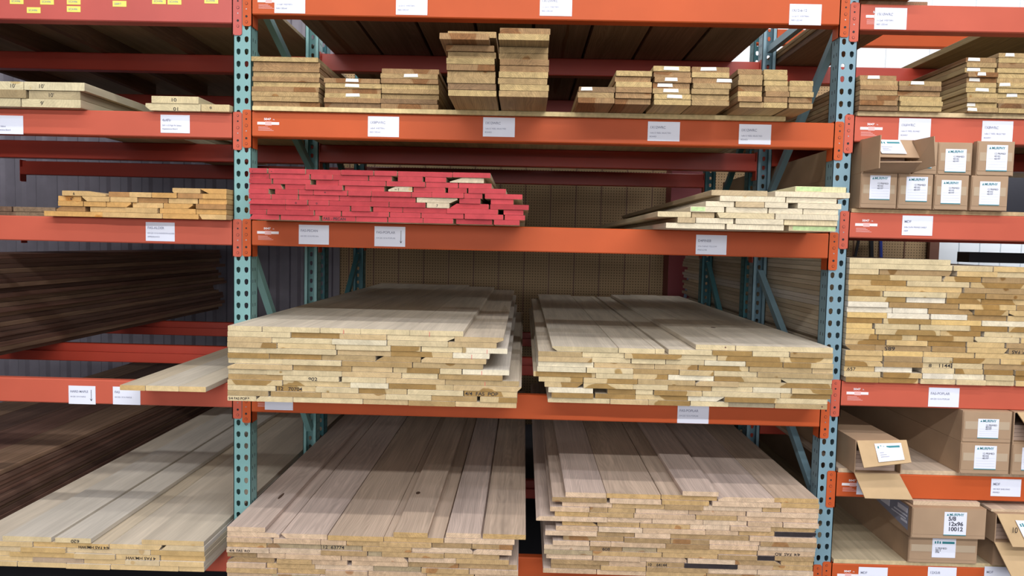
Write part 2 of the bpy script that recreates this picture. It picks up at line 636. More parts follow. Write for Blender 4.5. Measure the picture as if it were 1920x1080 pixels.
# back wall: corrugated steel left, pegboard in the middle
mb = MB()
pts = []
x = -5.5
while x < -.66:
    pts += [(x, 0), (x + .09, 0), (x + .115, .03), (x + .175, .03)]
    x += .2
for a, b_ in zip(pts[:-1], pts[1:]):
    mb.add([(a[0], BW - a[1], FL), (b_[0], BW - b_[1], FL), (b_[0], BW - b_[1], 5.2), (a[0], BW - a[1], 5.2)], [(0, 1, 2, 3)], 'corrugated')
struct(mb.build('wall_back_left'), 'dark corrugated steel wall behind the racks')
mb = MB(); mb.box(-.60, 4.92, BW, BW + .02, FL, 2.35, 'peg')
for k in range(24):
    xx = -.45 + k * .235
    mb.box(xx, xx + .008, BW - .004, BW, FL, 2.35, 'brown')
mb.box(-.60, 8.5, BW + .02, BW + .09, FL, 3.0, 'peg')
struct(mb.build('wall_back'), 'tan pegboard wall behind the racks')
mb = MB(); mb.box(2.50, 2.84, BW - .25, BW - .01, FL, 3.2, 'column_red')
tag(mb.build('wall_column', origin=(2.67, BW - .13, FL)), 'dark red steel column against the pegboard wall', 'column')
# white panelled door far right
mb = MB()
for k in range(6):
    x0 = 5.02 + k * .19
    mb.box(x0, x0 + .178, BW - .03, BW + .0, FL, 1.70, 'white_door')
    mb.box(x0 + .178, x0 + .19, BW - .015, BW + .0, FL, 1.70, 'white_door')
struct(mb.build('door_1'), 'white door with vertical grooves in the back wall')
mb = MB(); mb.box(4.93, 5.015, BW - .05, BW - .001, FL, 2.35, 'brown'); mb.box(6.17, 6.25, BW - .05, BW - .001, FL, 2.35, 'brown')
mb.box(4.93, 6.25, BW - .05, BW - .001, 1.70, 1.76, 'brown')
mb.box(5.015, 6.17, BW - .04, BW - .001, 1.76, 2.35, 'black')  # black panel added to darken the view above the door
struct(mb.build('trim_1'), 'brown frame around the white door, with an added dark panel above')

# hanging things on the back wall


def hanging(px, y0, y1, lean, mat, name, label, cat, w=.02):
    p = atY(px, y0, BW - .06)
    q = atY(px + lean, y1, BW - .06)
    mb = MB()
    mb.bar(p, q, w, w, mat)
    mb.bar(p + Vector((0, 0, -.01)), p + Vector((.055, 0, -.01)), .012, .03, mat)
    mb.bar(p + (q - p) * .55, p + (q - p) * .55 + Vector((.055, 0, 0)), .012, .03, mat)
    tag(mb.build(name, origin=tuple(p)), label, cat, 'bar clamps hung on the pegboard')


hanging(1612, 440, 560, -26, 'black', 'bar_clamp', 'black bar clamp leaning left on the pegboard', 'clamp')
hanging(1633, 440, 560, 2, 'black', 'bar_clamp', 'upright black bar clamp on the pegboard beside the blue one', 'clamp', .03)
hanging(1651, 440, 560, 2, 'blue', 'bar_clamp', 'blue bar clamp on the pegboard', 'clamp', .022)
for k, (a, b_, sag, lab) in enumerate(((1291, 1300, -14, 'leftmost of three grey-blue hoses hanging by the column'),
                                       (1299, 1306, -7, 'middle one of three grey-blue hoses hanging by the column'),
                                       (1309, 1311, -3, 'rightmost of three grey-blue hoses hanging by the column'))):
    mb = MB()
    pts = []
    for s_ in range(13):
        u = s_ / 12
        p = atY(b_ - (b_ - a) * u + sag * u * u, 440 + 150 * u, BW - .30 - .035 * k)
        pts.append(p)
    pts.append(Vector((pts[-1].x, pts[-1].y, FL + .016)))
    mb.tube(pts, .014, 'pipe')
    tag(mb.build('hanging_hose', origin=tuple(pts[0])), lab, 'hose', 'hoses hanging by the red column')

# ------------------------------------------------------------------ racks
PX0, PX1 = 0.0, 2.515
PL, PR = -2.515, 5.03
HW = .038


def perf_plate(mb, xc, y, z0, z1, mat, th=.0028, d=1):
    """front plate of an upright, two columns of teardrop holes every 2 inches."""
    n = int((z1 - z0) / .0508)
    angs = sorted([2 * math.pi * k / 12 + .01 for k in range(12)] + [math.atan2(sy * .0254, sx * .019) % (2 * math.pi) for sx in (1, -1) for sy in (1, -1)])
    m_ = len(angs)
    for k in range(n):
        for sx in (-1, 1):
            cx, cz = xc + sx * .019, z0 + (k + .5) * .0508
            vi, vo = [], []
            for a in angs:
                r = .0084 + .0085 * max(0, -math.sin(a)) ** 3.5 + .001 * max(0, math.sin(a))
                vi.append((cx + r * math.cos(a) - sx * .002, cz + r * math.sin(a) + .003))
                s_ = min(.019 / max(1e-9, abs(math.cos(a))), .0254 / max(1e-9, abs(math.sin(a))))
                vo.append((cx + s_ * math.cos(a), cz + s_ * math.sin(a)))
            vs = [(p[0], y, p[1]) for p in vi] + [(p[0], y, p[1]) for p in vo] + [(p[0], y + th * d, p[1]) for p in vi]
            fs = []
            for i in range(m_):
                j = (i + 1) % m_
                fs.append((i, m_ + i, m_ + j, j))
                fs.append((i, j, 2 * m_ + j, 2 * m_ + i))
            mb.add(vs, fs, mat)


def post_mesh(xc, y, z0, z1, mat, front=True):
    """C-shaped upright: perforated web, two side flanges, inner lips."""
    mb = MB()
    s = 1 if front else -1
    perf_plate(mb, xc, y, z0, z1, mat, d=s)
    zt = z0 + int((z1 - z0) / .0508) * .0508
    for sx in (-1, 1):
        xa = xc + sx * HW
        xb = xa - sx * .003
        mb.box(min(xa, xb), max(xa, xb), min(y, y + s * .072), max(y, y + s * .072), z0, zt, mat)
        xl = xa - sx * .018
        mb.box(min(xa, xl), max(xa, xl), min(y + s * .069, y + s * .072), max(y + s * .069, y + s * .072), z0, zt, mat)
        k = 0
        zz = z0 + .02
        while zz < zt - .03:     # dark strips, shade of the side flange slots put into colour
            xs = xa + sx * .0004
            for yy in (.018, .044):
                ya = y + s * yy
                mb.box(min(xs, xa), max(xs, xa), ya - .0022, ya + .0022, zz, zz + .014, 'dark')
            zz += .0508
    return mb


ZT = 3.10


def frame(X, ya, yb, mat, label, braces, zoff=0.0, foot=True):
    t = thing('upright_frame', label, 'rack upright', (X, (ya + yb) / 2, FL), 'upright frames of the racks')
    z0 = FL + .004 + zoff
    pbuild(post_mesh(X, ya, z0, ZT, mat, True), 'post', t)
    pbuild(post_mesh(X, yb, z0, ZT, mat, False), 'post', t)
    for f in braces:
        mb = MB()
        mb.bar((X, ya + f[0], f[1]), (X, ya + f[2], f[3]), .03, .036, mat)
        pbuild(mb, 'brace', t)
    for y in (ya + .035, yb - .035):
        mb = MB()
        mb.box(X - .06, X + .06, y - .05, y + .05, FL, FL + .004, mat)
        pbuild(mb, 'foot_plate', t)
    return t


Dp = 1.07
brL = [(.075, 2.51, .995, 2.13), (.075, 2.23, .995, 1.80), (.075, 1.40, .995, 1.40), (.075, 1.38, .995, .33), (.075, -.15, .995, -.15)]
brR = [(.075, 2.37, .995, 1.62), (.075, .62, .995, 1.28), (.075, .30, .995, .95), (.075, 2.50, .995, 2.50), (.075, 0, .995, 0)]
frame(PX0, 0, Dp, 'teal', 'teal perforated upright frame between the left and middle bays', brL, zoff=.0185)
frame(PX1, 0, Dp, 'teal_cool_lit', 'grey-blue perforated upright frame between the middle and right bays', brR, zoff=.004)
brB = [(.075, 2.2, .995, 1.5), (.075, .5, .995, 1.3)]
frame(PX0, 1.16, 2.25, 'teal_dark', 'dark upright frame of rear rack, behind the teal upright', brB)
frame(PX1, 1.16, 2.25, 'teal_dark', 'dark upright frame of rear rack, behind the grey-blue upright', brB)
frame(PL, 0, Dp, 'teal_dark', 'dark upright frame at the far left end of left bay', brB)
frame(PR, 0, Dp, 'teal_cool_lit', 'grey-blue upright frame at the far right end of right bay', brB)

PANEL = {}


def connector(t, X, side, zt, y=0, mat='orange', front=True, h=.107):
    """end plate of a beam hooked on a post; side=+1: beam goes right of the post."""
    mb = MB()
    a = X + side * .0015
    b_ = X + side * .0375
    x0, x1 = min(a, b_), max(a, b_)
    z1, z0 = zt + .006, zt - h - .048
    s = 1 if front else -1
    e = .006
    poly = [(x0 + e, z0), (x1 - e, z0), (x1, z0 + e), (x1, z1 - e), (x1 - e, z1), (x0 + e, z1), (x0, z1 - e), (x0, z0 + e)]
    mb.prism(poly, y - s * .0005, y - s * .0045, mat)
    # web that wraps round the side of the post
    xa, xb = X + side * .0385, X + side * .0425
    mb.box(min(xa, xb), max(xa, xb), min(y - s * .0045, y + s * .06), max(y - s * .0045, y + s * .06), z0, z1, mat)
    xa, xb = X + side * .0375, X + side * .0425
    mb.box(min(xa, xb), max(xa, xb), min(y - s * .0045, y - s * .0005), max(y - s * .0045, y - s * .0005), z0, z1, mat)
    if front:
        xc = X + side * .018
        for k, (fz, r, m_) in enumerate(((.012, .0035, 'rim'), (.035, .0035, 'dark'), (.062, .005, 'rim'), (.085, .0025, 'steel'), (.115, .0048, 'dark'), (.138, .0045, 'rim'))):  # dark discs colour in the shade of the connector holes
            zz = z1 - fz - .004
            if m_ == 'rim':
                mb.disc(xc, y - .0044, zz, r + .0013, 'dark', .0006)
                mb.disc(xc, y - .0050, zz, r, mat, .0008)
            else:
                mb.disc(xc, y - .0044, zz, r, m_, .0008)
    return pbuild(mb, 'connector', t)


def beam(Xa, Xb, zt, y, mat, label, group, decal=True, front=True, h=.107, cmat=None, name='shelf_beam'):
    t = thing(name, label, 'shelf beam', ((Xa + Xb) / 2, y, zt - h), group)
    x0, x1 = Xa + .0428, Xb - .0428
    s = 1 if front else -1
    mb = MB()
    r = .004
    prof = [(0, r), (r, 0), (.062, 0), (.066, .004), (.066, h - .045), (.042, h - .045), (.042, h - r), (.042 - r, h), (r, h), (0, h - r)]
    prof = [(y - .0045 * s + s * p[0], zt - h + p[1]) for p in prof]
    mb.prism(prof, x0, x1, mat, axis='x')
    pbuild(mb, 'rail', t)
    cm = cmat or mat
    connector(t, Xa, 1, zt, y, cm, front, h)
    connector(t, Xb, -1, zt, y, cm, front, h)
    if decal:
        xs = x0 + .022
        mb = MB()
        yy = y - .0052
        za = zt - .055
        mb.box(xs, xs + .033, yy, yy + .0006, za, za + .011, 'white_print')
        mb.box(xs + .033, xs + .060, yy, yy + .0006, za - .003, za + .013, 'pink_print')
        mb.box(xs + .060, xs + .092, yy, yy + .0006, za, za + .011, 'white_print')
        for q in range(4):
            mb.box(xs + .004, xs + .045 + 8 * q * .001, yy, yy + .0004, za - .010 - q * .005, za - .0085 - q * .005, 'pink_print')
        d = pbuild(mb, 'load_sticker', t)
        ORG[d.name] = ORG[t.name]
        lettering(d, '5047', xs + .028, yy - .0003, za + .019, .0085, 'white_print', wide=1.25, bold=.0004)
        lettering(d, '-76', xs + .064, yy - .0003, za + .019, .005, 'white_print')
    return t


H = .105
ZC = {1: 2.443, 2: 1.940, 3: 1.482, 4: .765, 5: .054}
ZLf = {1: 2.425, 2: 1.930, 3: 1.480, 4: .782, 5: .054}
ZR = {1: 2.425, 2: 1.970, 3: 1.572, 4: .860, 5: .466, 6: .068}
names_c = {1: 'highest beam of the middle bay, above the tall cedar pile', 2: 'beam of the middle bay below the cedar boards',
           3: 'beam of the middle bay below the red-ended pecan boards', 4: 'beam of the middle bay below the poplar piles', 5: 'lowest beam of the middle bay under the red oak pile'}
for k, z in ZC.items():
    beam(PX0, PX1, z, 0, 'orange', 'bright orange ' + names_c[k], 'front beams of the middle bay', h=H)
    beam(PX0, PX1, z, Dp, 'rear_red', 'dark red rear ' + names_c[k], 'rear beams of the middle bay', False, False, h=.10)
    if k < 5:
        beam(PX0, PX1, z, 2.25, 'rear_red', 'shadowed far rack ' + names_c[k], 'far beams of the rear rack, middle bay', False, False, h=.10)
names_l = {1: 'highest beam of the left bay with yellow stickers', 2: 'beam of the left bay below thick planks', 3: 'beam of the left bay below alder boards',
           4: 'beam of the left bay below the big walnut pile', 5: 'lowest beam of the left bay'}
for k, z in ZLf.items():
    beam(PL, PX0, z, 0, 'red' if k == 1 else 'orange_red', ('red front ' if k == 1 else 'orange-red front ') + names_l[k], 'front beams of the left bay', h=.125 if k == 1 else H, decal=False)
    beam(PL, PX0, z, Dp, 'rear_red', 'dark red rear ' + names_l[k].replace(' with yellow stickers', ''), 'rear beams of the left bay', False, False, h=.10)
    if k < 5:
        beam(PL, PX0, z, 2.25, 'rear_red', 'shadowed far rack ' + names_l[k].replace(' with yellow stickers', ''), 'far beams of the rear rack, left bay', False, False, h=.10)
names_r = {1: 'highest beam of the right bay', 2: 'beam of the right bay between cedar and cartons', 3: 'beam of the right bay between cartons and poplar',
           4: 'beam of the right bay below the tall poplar pile', 5: 'beam of the right bay below the torn-open carton', 6: 'lowest beam of the right bay'}
for k, z in ZR.items():
    beam(PX1, PR, z, 0, 'orange_red' if k < 5 else 'orange', 'orange-red front ' + names_r[k], 'front beams of the right bay', h=H)
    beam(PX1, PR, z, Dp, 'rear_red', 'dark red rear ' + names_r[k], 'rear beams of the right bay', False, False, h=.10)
beam(PX1, PR, 2.97, 2.25, 'orange', 'orange far beam high up behind the right bay opening', 'far beams of the rear rack, right bay', False, False, h=.11)

# ------------------------------------------------------------------ shelf decks


def deck(X0, X1, Y0, Y1, z, t, mat, n, label, group, color, seed=0, name='deck_board', gap=.006):
    rng = random.Random(seed)
    w = (X1 - X0) / n
    for k in range(n):
        o = board(name, X0 + k * w + gap / 2, X0 + (k + 1) * w - gap / 2, Y0, Y1, z, z + t, mat, tuple(c * rng.uniform(.85, 1.1) for c in color), .1)
        tag(o, label % (COLO[k] if n > 1 else ''), 'deck board', group)


deck(.105, 2.33, .05, 3.62, ZC[1] + .001, .038, 'cedar', 8, 'dark wide plank above the cedar shelf of middle bay, %s', 'planks on the highest middle beam', (.32, .21, .14), 4, gap=.016)
deck(.105, 2.33, .05, 3.6, ZC[1] + .040, .012, 'plywood', 1, 'added light-blocking sheet over the dark planks above the cedar shelf%s', None, (.20, .13, .09), 3)  # unseen sheet added to keep light out of the plank seams
deck(PL + .05, -.05, .05, 3.62, ZLf[1] + .001 + .089, .018, 'plywood', 1, 'plywood deck lying on joists above the highest left beam%s', None, (.40, .29, .17), 5)
jl = ['leftmost', 'second from left', 'third from left', 'rightmost']
for k, (px, w) in enumerate(((-120, .045), (80, .045), (205, .045), (365, .045))):
    x = pX(px, Dp, ZLf[1] + .04)
    o = board('deck_joist', x - w / 2, x + w / 2, .045, 2.3, ZLf[1] + .001, ZLf[1] + .089, 'cedar', (.20, .115, .07), .2)
    tag(o, 'dark timber joist under plywood deck of left bay, ' + jl[k], 'joist', 'joists under the left plywood deck')
deck(.047, pX(1474, -.02, ZC[2]), -.022, 1.9, ZC[2] + .001, .018, 'plywood', 1, 'tan plywood deck under the cedar boards in middle bay%s', None, (.62, .50, .32), 6)
ZK = ZC[2] + .019
deck(2.56, 2.86, .05, 3.47, ZR[1] + .001, .03, 'cedar', 1, 'dark plank above the right bay beside the grey-blue upright%s', None, (.30, .18, .10), 7)
deck(3.31, 4.98, .05, 3.6, ZR[1] + .001, .03, 'cedar', 4, 'dark wide plank above the right bay, %s', 'planks on the highest right beam', (.30, .18, .10), 8)
deck(2.56, 4.98, -.012, 2.3, ZR[2] + .001, .018, 'plywood', 1, 'plywood deck under the cedar piles of right bay%s', None, (.60, .48, .33), 9)
deck(2.56, 4.98, -.002, 2.3, ZR[3] + .001, .016, 'plywood', 1, 'plywood deck under the small labelled cartons%s', None, (.50, .37, .22), 10)
deck(2.56, 4.98, -.002, 2.3, ZR[5] + .001, .018, 'plywood', 1, 'plywood deck under the torn-open carton%s', None, (.60, .45, .31), 11)
deck(2.56, 4.98, -.002, 2.3, ZR[6] + .001, .018, 'plywood', 1, 'plywood deck under the cartons on lowest right shelf%s', None, (.60, .46, .30), 12)

# ------------------------------------------------------------------ big poplar piles
LO, HI = .0435, 2.4715
A_rows = [
    [413, 492, 600, 676, 768, 870],
    [415, 545, 637, 725, 852, 945],
    [415, 510, 623, 726, 840, 932],
    [415, 520, 630, 733, 790, 867, 952],
    [415, 500, 632, 733, 849, 918],
    [415, 505, 603, 705, 790, 913],
    [415, 530, 641, 774, 906],
    [415, 550, 660, 737, 825, 867, 955],
    [415, 500, 641, 753, 822, 943],
    [415, 530, (530, 636), 641, 724, 835, 975],
    [415, 530, 657, 729, 850, 978],
    [415, 518, 592, 673, 764, 870, 970],
    [417, 505, (507, 603), 603, 723, 809, (809, 895), (900, 970)],
    [417, 481, 550, 681, 766, 854, 969],
]
A_rows[9] = [(415, 530), (530, 636), (641, 724), (724, 835), (835, 975)]
A_rows[12] = [(417, 504), (508, 603), (603, 723), (723, 809), (809, 895), (900, 970)]
BR = dict(tone='brown', color=(.43, .31, .17), alpha=0)
WH = dict(tone='whitish', color=(.80, .77, .72), alpha=0)
CR = dict(tone='pale cream', color=(.70, .62, .47), alpha=0)
HT = dict(tone='brown-hearted', color=(.64, .53, .36), alpha=.8)
A = stack('poplar', 'left poplar pile', 'boards of the left poplar pile', -.26, 2.75, ZC[4] + .001, .0213, A_rows, LO, None, 11, clean=((11, 1), (11, 5), (13, 0), (9, 1)),
          spec={(0, 0): CR, (0, 1): CR, (0, 2): CR, (0, 3): CR, (1, 5): CR, (3, 5): WH, (3, 4): CR, (4, 4): WH, (7, 5): WH, (1, 0): CR, (2, 1): CR, (11, 0): CR, (6, 2): BR, (7, 1): BR, (10, 1): HT, (12, 1): BR,
                (9, 0): BR, (8, 4): BR, (13, 4): BR, (12, 4): BR, (10, 0): HT, (3, 1): HT, (5, 0): HT, (13, 2): CR, (11, 1): HT, (5, 3): BR, (6, 0): CR, (0, 4): CR})
write_on(A[(13, 0)], '5/4 FAS POP *', 420, .010, dz=.9)
write_on(A[(11, 1)], '12   70704', 521, .0135, dz=.3, wide=1.2)
write_on(A[(9, 1)], '902', 578, .014, dz=.2, wide=1.25)
write_on(A[(11, 5)], '4/4  FAS  POP', 872, .014, dz=.4, wide=1.15)
for key, px in (((0, 1), 643), ((0, 4), 804), ((3, 5), 912), ((4, 4), 883), ((7, 5), 902), ((9, 4), 908)):
    if key in A:
        write_on(A[key], '|', px, .014, 'red_ink', dz=.2)

B_rows = [
    [1305, 1380, 1480, 1563],
    [(1035, 1160), (1160, 1229), (1229, 1247), (1253, 1335), (1335, 1411), (1411, 1480), (1481, 1562)],
    [1009, 1092, 1171, 1278, 1345, 1470, 1562],
    [1009, 1110, 1184, 1249, 1321, 1398, 1468, 1562],
    [1009, 1114, 1228, 1310, 1405, 1523, 1562],
    [1007, 1100, 1187, 1274, 1339, 1420, 1562],
    [1000, 1117, 1187, 1253, 1339, 1465, 1561],
    [1010, 1094, 1196, 1304, 1385, 1560],
    [1021, 1094, 1187, 1253, 1335, 1412, 1484, 1560],
    [(1028, 1113), (1139, 1192), (1192, 1225), (1226, 1317), (1317, 1464), (1464, 1558)],
    [(1034, 1113), (1116, 1192), (1192, 1290), (1290, 1358), (1358, 1457), (1457, 1553)],
    [1027, 1144, 1216, 1295, 1366, 1453, 1552],
]
B = stack('poplar', 'right poplar pile', 'boards of the right poplar pile', -.14, 2.8, ZC[4] + .001, .0211, B_rows, None, HI, 23,
          spec={(0, 0): CR, (0, 1): CR, (0, 2): CR, (1, 0): dict(tone='greenish tan', color=(.56, .50, .38), alpha=0), (1, 1): CR, (1, 3): CR, (1, 5): CR, (1, 6): BR, (1, 2): CR, (2, 1): CR, (9, 0): WH, (10, 3): WH, (6, 3): WH, (7, 0): HT, (8, 1): HT,
                (8, 3): BR, (11, 4): dict(tone='grey-stained', color=(.36, .32, .26), alpha=0), (11, 3): CR, (1, 4): HT, (4, 3): HT, (5, 2): BR, (3, 2): CR, (10, 2): HT, (2, 5): HT})
# small knots
for key, px in (((0, 0), 1360), ((11, 5), 1541)):
    o, x0, x1, y0, z0 = B[key]
    mb = MB()
    mb.disc(pX(px, y0, z0), y0 + .0002, z0 + .011, .0035, 'brown', .0006)
    mb.build('knot', o, origin=(pX(px, y0, z0), y0, z0 + .011))

# ------------------------------------------------------------------ red oak piles on the lowest shelf
PK = dict(tone='pale pink', color=(.68, .54, .46), alpha=0)
DK = dict(tone='blackened', color=(.035, .03, .04), alpha=0)
GD = dict(tone='golden', color=(.56, .40, .22), alpha=0)
OB = dict(tone='brown', color=(.36, .25, .15), alpha=0)
C_rows = [
    [(1279, 1347)],
    [1060, 1137, 1240, 1346, 1452, 1537],
    [(1035, 1139), (1143, 1240), (1241, 1330), (1335, 1465), (1465, 1537)],
    [1054, 1148, 1246, 1319, 1430, 1465, 1537],
    [1031, 1106, 1140, 1192, 1292, 1400, 1535],
    [1040, 1104, 1189, 1305, 1383, 1535],
    [1005, 1139, 1223, 1319, 1402, 1468, 1535],
    [1054, 1120, 1200, 1294, 1369, 1445, 1533],
    [1042, 1122, 1205, 1323, 1386, 1453, 1532],
    [1022, 1120, 1190, 1257, 1405, 1531],
    [1056, 1170, 1257, 1330, 1425, 1531],
    [1036, 1106, 1145, 1248, 1330, 1423, 1530],
    [1020, 1106, 1167, 1232, 1349, 1421, 1530],
    [1020, 1111, 1242, 1346, 1420, 1453, 1528],
    [1024, 1112, 1201, 1289, 1378, 1465, 1527],
    [1033, 1142, 1212, 1283, 1383, 1450, 1525],
    [1033, 1126, 1212, 1328, 1420, 1525],
    [1018, 1119, 1211, 1325, 1423, 1522],
]
C = stack('oak', 'right red oak pile', 'boards of the right red oak pile', -.15, 2.75, ZC[5] + .001, .0202, C_rows, None, HI, 31, clean=((12, 1), (15, 2), (12, 5)),
          spec={(8, 5): DK, (13, 4): DK, (15, 3): DK, (14, 0): PK, (6, 0): PK, (6, 1): PK, (6, 2): PK, (6, 5): PK, (1, 0): PK, (1, 1): GD, (1, 2): GD, (1, 3): PK, (1, 4): GD,
                (2, 2): GD, (2, 4): GD, (3, 0): PK, (4, 5): PK, (9, 0): PK, (9, 2): PK, (4, 3): PK, (11, 0): PK, (2, 1): PK, (5, 0): GD, (0, 0): PK, (12, 1): OB, (11, 3): OB, (2, 3): PK, (7, 0): GD, (10, 3): PK})
write_on(C[(12, 1)], '608', 1129, .012, dz=.3, wide=1.3)
write_on(C[(15, 2)], '10    64144', 1213, .012, dz=.3, wide=1.05)
write_on(C[(12, 5)], '4/4  FAS  RO', 1500, .012, flip=True, wide=1.15)

D_rows = [
    [(416, 497), (738, 803), (836, 903), (905, 986)],
    [(416, 524), (527, 614), (615, 720), (720, 832), (833, 965)],
    [416, 513, 602, 650, 711, 810, 885, 962],
    [417, 500, 602, 680, 772, 887, 960],
    [418, 505, 602, 690, 716, 833, 937],
    [418, 482, 535, 640, 765, 855, 955],
    [(419, 515), (519, 585), (585, 652), (659, 765), (765, 860), (860, 970)],
    [420, 500, 590, 700, 790, 880, 972],
    [420, 520, 610, 690, 800, 890, 972],
    [420, 510, 600, 710, 790, 870, 972],
]
D_ = stack('oak', 'left red oak pile', 'boards of the left red oak pile', -.27, 2.6, ZC[5] + .001, .0206, D_rows, LO, None, 37, clean=((4, 0), (3, 2)),
           spec={(0, 0): PK, (0, 1): GD, (0, 2): PK, (0, 3): GD, (1, 0): PK, (1, 1): PK, (1, 2): GD, (1, 3): GD, (1, 4): PK, (5, 4): PK, (3, 5): PK})
write_on(D_[(4, 0)], '4/4  FAS  RO', 430, .010, dz=.5, wide=1.1)
write_on(D_[(3, 2)], '12  63774', 586, .013, dz=.3, wide=1.2)



def top_knot(b, px, py, t, rx, ry):
    o, x0, x1, y0, z0 = b
    d = ray(px, py)
    p = CAM + d * ((z0 + t - CAM.z) / d.z)
    mb = MB()
    vs = [(p.x + rx * math.cos(a * .5236), p.y + ry * math.sin(a * .5236), z0 + t) for a in range(12)]
    vs += [(v[0], v[1], z0 + t - .004) for v in vs]
    mb.add(vs, [tuple(range(12))] + [(i, i + 12, (i + 1) % 12 + 12, (i + 1) % 12) for i in range(12)], 'knot')
    k = mb.build('knot', o, origin=(p.x, p.y, z0))
    k['label'] = 'dark knot in the board face'


MAT['knot'] = simple('dark wood knot', (.10, .055, .035), .7, noise=.4, nscale=120)
top_knot(D_[(0, 1)], 784, 924, .0201, .010, .018)
top_knot(D_[(0, 0)], 527, 930, .0201, .007, .040)
top_knot(B[(0, 1)], 1337, 614, .0208, .012, .016)

# ------------------------------------------------------------------ maple pile, bottom left, and maple boards on the shelf above
E_rows = [
    [(5, 97), (104, 172), (265, 382)],
    [(-70, 62), (62, 172), (172, 205), (205, 303), (303, 384)],
    [-75, 40, 124, 210, 282, 384],
    [-75, 18, 140, 217, 300, 384],
    [-75, 61, 157, 235, 300, 384],
    [-75, 33, 125, 208, 335, 384],
]
E_ = stack('maple', 'bottom left maple pile', 'boards of the bottom left maple pile', -.235, 2.9, ZLf[5] + .001, .0212, E_rows, None, -.0435, 41, clean=((1, 2), (3, 3)),
           spec={(0, 0): dict(tone='whitish', color=(.70, .66, .58), alpha=0), (0, 1): dict(tone='whitish', color=(.74, .70, .62), alpha=0), (4, 1): dict(tone='lilac-grey', color=(.50, .44, .46), alpha=0)})
write_on(E_[(0, 1)], '620', 149, .013, flip=True, wide=1.3)
write_on(E_[(1, 2)], '4/4 FAS HM.WH', 205, .011, flip=True, wide=1.2)
write_on(E_[(3, 3)], '4 FAS HM.WH', 292, .012, flip=True, wide=1.2)
M_ = stack('maple', 'loose layer above walnut pile', 'loose maple boards over the beam', -.20, 2.7, ZLf[4] + .001, .0222, [[225, 273, 335, 387]], None, -.0435, 43, jit=.002,
           spec={(0, 0): dict(tone='golden', color=(.62, .50, .32), alpha=0, label='golden maple board poking over the left beam, leftmost of three'),
                 (0, 1): dict(tone='white', color=(.76, .69, .56), alpha=0, label='pale maple board poking over the left beam, middle of three'),
                 (0, 2): dict(tone='cream', color=(.70, .60, .44), alpha=0, label='cream maple board poking over the left beam, rightmost of three')})

# ------------------------------------------------------------------ walnut piles in the left bay


def side_pile(where, group, X1, z0, t, n, Y0, Y1, seed, width=.24, colors='walnut', extra=()):
    rng = random.Random(seed)
    for i in range(n):
        tone, c, a = pick(rng, colors)
        x1 = X1 + rng.uniform(-.020, .010)
        z = z0 + i * t
        o = board('walnut_board', x1 - width - rng.uniform(0, .08), x1, Y0 + rng.uniform(-.05, .05), Y1 + rng.uniform(-.15, .1), z, z + t - .0008, 'walnut', c, a)
        tag(o, '%s walnut board, right edge of %s, %s' % (tone, where, rowname(n - 1 - i, n)), 'walnut board', group)


side_pile('tall walnut pile in left bay', 'boards of the tall walnut pile', -1.43, ZLf[4] + .001 + .0, .0245, 21, -.2, 3.2, 51)
side_pile('low walnut pile left of maple', 'boards of the low walnut pile', -1.15, ZLf[5] + .001, .0225, 11, -.1, 3.3, 53, .25)
rng = random.Random(54)
for k in range(4):
    x1 = -1.16 - .0 - k * .24
    tone, c, a = pick(rng, 'walnut')
    o = board('walnut_board', x1 - .235, x1 - .002, -.1 + rng.uniform(-.03, .03), 3.2, ZLf[5] + .001 + 11 * .0225, ZLf[5] + .001 + 12 * .0225 - .001, 'walnut', c, a)
    tag(o, '%s walnut board lying flat on top of low walnut pile, %s from right' % (tone, ['first', 'second', 'third', 'fourth'][k]), 'walnut board', 'top boards of the low walnut pile')
for k in range(3):
    x1 = -1.43 - .33 - k * .24
for k, (a, b_, dz) in enumerate(((-60, 30, 0), (30, 100, 0), (-60, 22, 1), (25, 104, 1))):
    z = ZLf[3] + .001 + dz * .024
    y = .25
    o = board('walnut_board', pX(a, y, z), pX(b_, y, z), y, 2.8, z, z + .022, 'walnut', (.30, .20, .12) if k % 2 else (.22, .13, .08), .2)
    tag(o, 'brown walnut board left of the alder boards, %s, %s' % (('lower layer', 'upper layer')[dz], ('left', 'right')[k % 2]), 'walnut board', 'small walnut pile left of alder')

# ------------------------------------------------------------------ alder, thick planks
Al_rows = [
    [(323, 376), (376, 436)],
    [(118, 200), (203, 243), (243, 285), (285, 333), (333, 380), (380, 436)],
    [(108, 152), (155, 207), (207, 258), (258, 315), (315, 370), (372, 436)],
    [(110, 158), (158, 200), (200, 247), (248, 305), (306, 362), (368, 436)],
    [(105, 160), (168, 236), (236, 297), (299, 368), (368, 436)],
    [(82, 192), (193, 305), (305, 373), (374, 436)],
]
Al = stack('alder', 'alder pile', 'boards of the alder pile', -.06, 2.2, ZLf[3] + .001, .0214, Al_rows, None, -.0435, 61,
           spec={(0, 0): dict(wane=('bl', .006, .006)), (0, 1): dict(wane=('bl', .035, .018), tone='pale'), (1, 0): dict(wane=('tr', .07, .012)),
                 (2, 1): dict(wane=('bl', .02, .018)), (3, 2): dict(wane=('br', .02, .014)), (3, 4): dict(wane=('br', .02, .014)), (4, 0): dict(wane=('tl', .02, .014))})
write_on(Al[(1, 0)], '6', 137, .011, dz=.6)
write_on(Al[(2, 0)], '- 6"', 128, .011, dz=.6)
